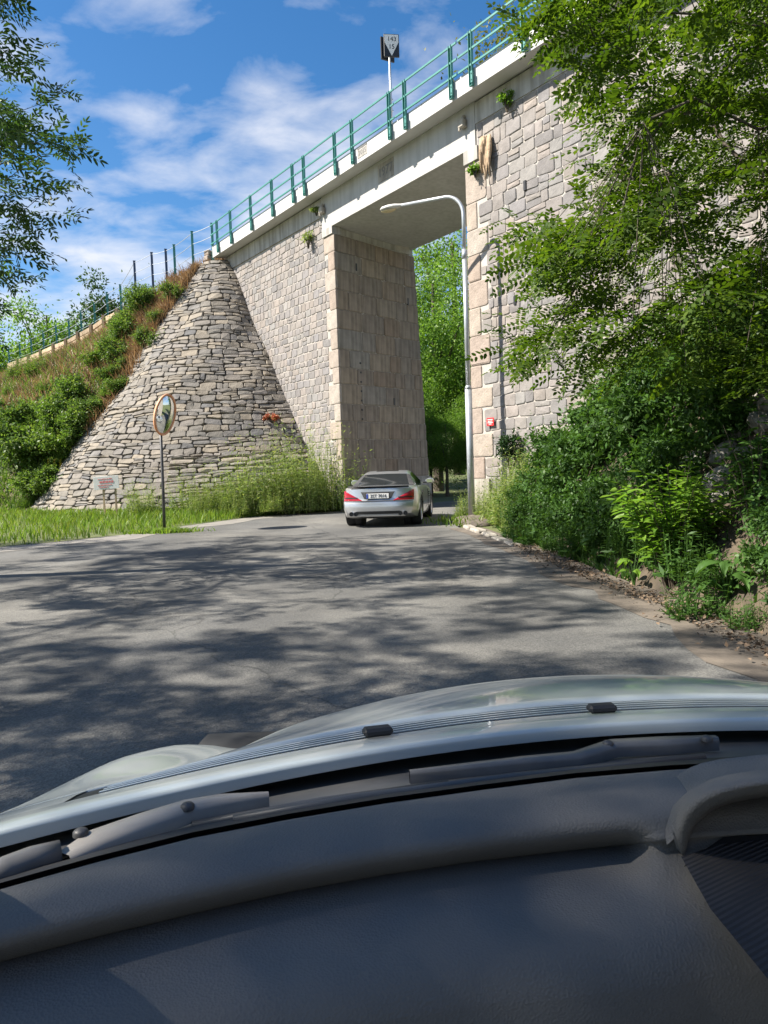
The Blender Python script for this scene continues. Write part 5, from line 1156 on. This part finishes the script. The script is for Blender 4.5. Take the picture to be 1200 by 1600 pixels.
# plants rooted in the masonry
for t, z, r, hh, m, lb in ((7.72, 9.15, .26, .55, 'weed', 'straggly weed tuft growing from the far abutment wall top'), (-.50, 8.62, .16, .26, 'brightshrub', 'small green fern growing under the dead root on the near abutment'), (-1.62, 9.75, .17, .34, 'brightshrub', 'bright little bush growing from the near abutment top joint'), (7.1, 9.9, .16, .2, 'weed', 'small green sprig growing from the shaded concrete band')):
    shrub('wall_plant', lb, FP(t, z - hh * .4, .14), r, hh, M[m], 420, .075, rs, None, 8, 'plant')
shrub('ivy_bush', 'dark ivy mass on the near abutment below the red plate', FP(-1.55, 1.2, .25), .34, .95, M['ivy'], 1500, .07, rs, None, 12, 'ivy')
shrub('stonecrop', 'reddish stonecrop cushion growing on the stone slope', CP(R(9), 3.9, .10), .40, .22, M['redplant'], 1200, .06, rs, None, 12, 'plant')
for u, t, hh, lb in ((.004, .30, 1.0, 'yellow flowering mullein spike at the stone slope edge'), (.004, .17, .5, 'low yellow ragwort at the stone slope edge')):
    T = thing('mullein', emb(u, t), lb, 'flower'); g = np.random.default_rng(3)
    for k in range(3):
        x = (k - 1) * .22; p = np.stack([x + g.normal(0, .016, 130), g.normal(0, .016, 130), g.uniform(.35, 1, 130) * hh], 1); tv = np.array(leaflet(np.zeros(3), np.array([1.0, 0, 0]), ZU, 1, .8, False)); v, f = inst(tv, [np.array([[0, 1, 2, 3]])], p, orient(g.normal(0, 1, (130, 3)), g.normal(0, 1, (130, 3))), np.full(130, .045)); npmesh('flower_spike', v, f, M['yellow'], T)
        mb = MB(); mb.tube([(x * .5, 0, -.2), (x, 0, hh)], .012, 5); mb.build('stalk', M['shrub'], T)
# dead root hanging on the near abutment
T = thing('dead_root', FP(-.86, 8.5, .08), 'bleached dead tree root clinging to the near abutment corner', 'root'); mb = MB()
for k in range(6):
    x = (k - 2.5) * .055; pts = [(x + .03 * math.sin(q * 1.3 + k), -.05 - .04 * math.sin(q + k), .75 - q * .2) for q in range(5 + k % 2)]; mb.tube([np.array([0, 0, 0]) - E1 * p[0] + NN * (-p[1]) + ZU * p[2] for p in pts], [.04, .06, .055, .04, .022, .012][:len(pts)], 7)
mb.build('root', M['deadwood'], T, smooth=True)

# ------------------------------------------------------------------ uncountable cover
def blades(name, pts, hgt, m, label, cat, w=.012, lean=.35):
    g = np.random.default_rng(len(pts)); n_ = len(pts); b = np.array(pts); a = g.uniform(0, 6.28, n_); s_ = np.stack([np.cos(a), np.sin(a), np.zeros(n_)], 1); h_ = hgt * g.uniform(.5, 1.3, n_)
    ln = g.normal(0, lean, (n_, 2)) * h_[:, None]; md_ = b + np.concatenate([ln * .35, (h_ * .6)[:, None]], 1); tp = b + np.concatenate([ln, h_[:, None]], 1); W_ = w * g.uniform(.6, 1.4, n_)[:, None]
    v = np.stack([b - s_ * W_, b + s_ * W_, md_ + s_ * W_ * .7, md_ - s_ * W_ * .7, tp], 1).reshape(-1, 3); k = (np.arange(n_) * 5)[:, None]
    o = npmesh(name, v, [np.array([[0, 1, 2, 3]]) + k, np.array([[3, 2, 4]]) + k], m); return tag(o, label, cat, kind='stuff')
g = np.random.default_rng(5); pts = []
VA = np.array(VERGE)
while len(pts) < 26000:
    i, j = g.uniform(0, 7.999), g.uniform(8, 48.99); a, b = int(i), int(j); p = VA[a, b] * (1 - i + a) * (1 - j + b) + VA[a + 1, b] * (i - a) * (1 - j + b) + VA[a, b + 1] * (1 - i + a) * (j - b) + VA[a + 1, b + 1] * (i - a) * (j - b)
    if i < .25 and g.random() < .5: continue
    pts.append(p - np.array([0, 0, .02]))
blades('verge_grass', pts, .24, M['grass'], 'lush green grass covering the verge below the stone slope', 'grass')
pts = [np.array([-5.26 + g.normal(0, .38), 17.45 + g.normal(0, .14), 0]) for _ in range(900)]
pts2 = [np.array([2.12 + g.normal(0, .45), 17.4 + g.normal(0, .6), .0]) for _ in range(700)]; pts2 = [p for p in pts2 if abs(p[0] - 2.12) > .3 or abs(p[1] - 17.4) > .6]
blades('lamp_grass', pts2, .2, M['grass'], 'grass fringe round the dirt mound of the street lamp', 'grass', w=.012, lean=.5)
blades('mirror_grass', pts, .12, M['grass'], 'low grass tuft round the foot of the traffic mirror', 'grass', w=.014, lean=.8)
pts = [emb(g.uniform(0, .55), g.uniform(.35, 1)) for _ in range(15000)] + [emb(g.uniform(0, .06), g.uniform(.55, 1)) for _ in range(5000)]
pts += [CP(R(93 - abs(g.normal(0, 5))), g.uniform(3.5, 12.0), .02) for _ in range(4200)]
blades('dry_grass', pts, .45, M['dry'], 'dry brown grass over the embankment slope', 'grass', w=.02, lean=.5)
pts = [emb(g.uniform(0, .6), g.uniform(.0, .95) ** 1.4) for _ in range(24000)]
blades('slope_grass', pts, .40, M['embshrub'], 'green grass and herbs over the lower embankment slope', 'grass', w=.022, lean=.5)
pts = [bank(g.uniform(8, 17), g.uniform(.0, 1.2) ** 2) for _ in range(3500)] + [bank(g.uniform(3, 17), g.uniform(0, 5)) for _ in range(2500)]
blades('bank_grass', pts, .14, M['shrub'], 'sparse dark grass on the shaded right bank', 'grass', w=.010, lean=.6)
n_ = 1900; yy = g.uniform(3.2, 12, n_); xx = np.interp(yy, [0, 4.3, 6.4, 8, 12.3], [2.35, 2.3, 2.3, 2.12, 1.95]) + np.abs(g.normal(0, .2, n_)) + .08; xx[:200] -= .3 * g.random(200)
tv = np.array(leaflet(np.zeros(3), np.array([1.0, 0, 0]), ZU, 1, .6, False, .3)); v, f = inst(tv, [np.array([[0, 1, 2, 3]])], np.stack([xx, yy, np.full(n_, .02) + .02 * g.random(n_)], 1), orient(g.normal(0, 1, (n_, 3)) * np.array([1, 1, .3]), np.tile(ZU, (n_, 1)) + g.normal(0, .4, (n_, 3))), g.uniform(.02, .055, n_))
tag(npmesh('leaf_litter', v, f, M['litter']), 'scattered dry brown leaves along the right road edge', 'leaf litter', kind='stuff')
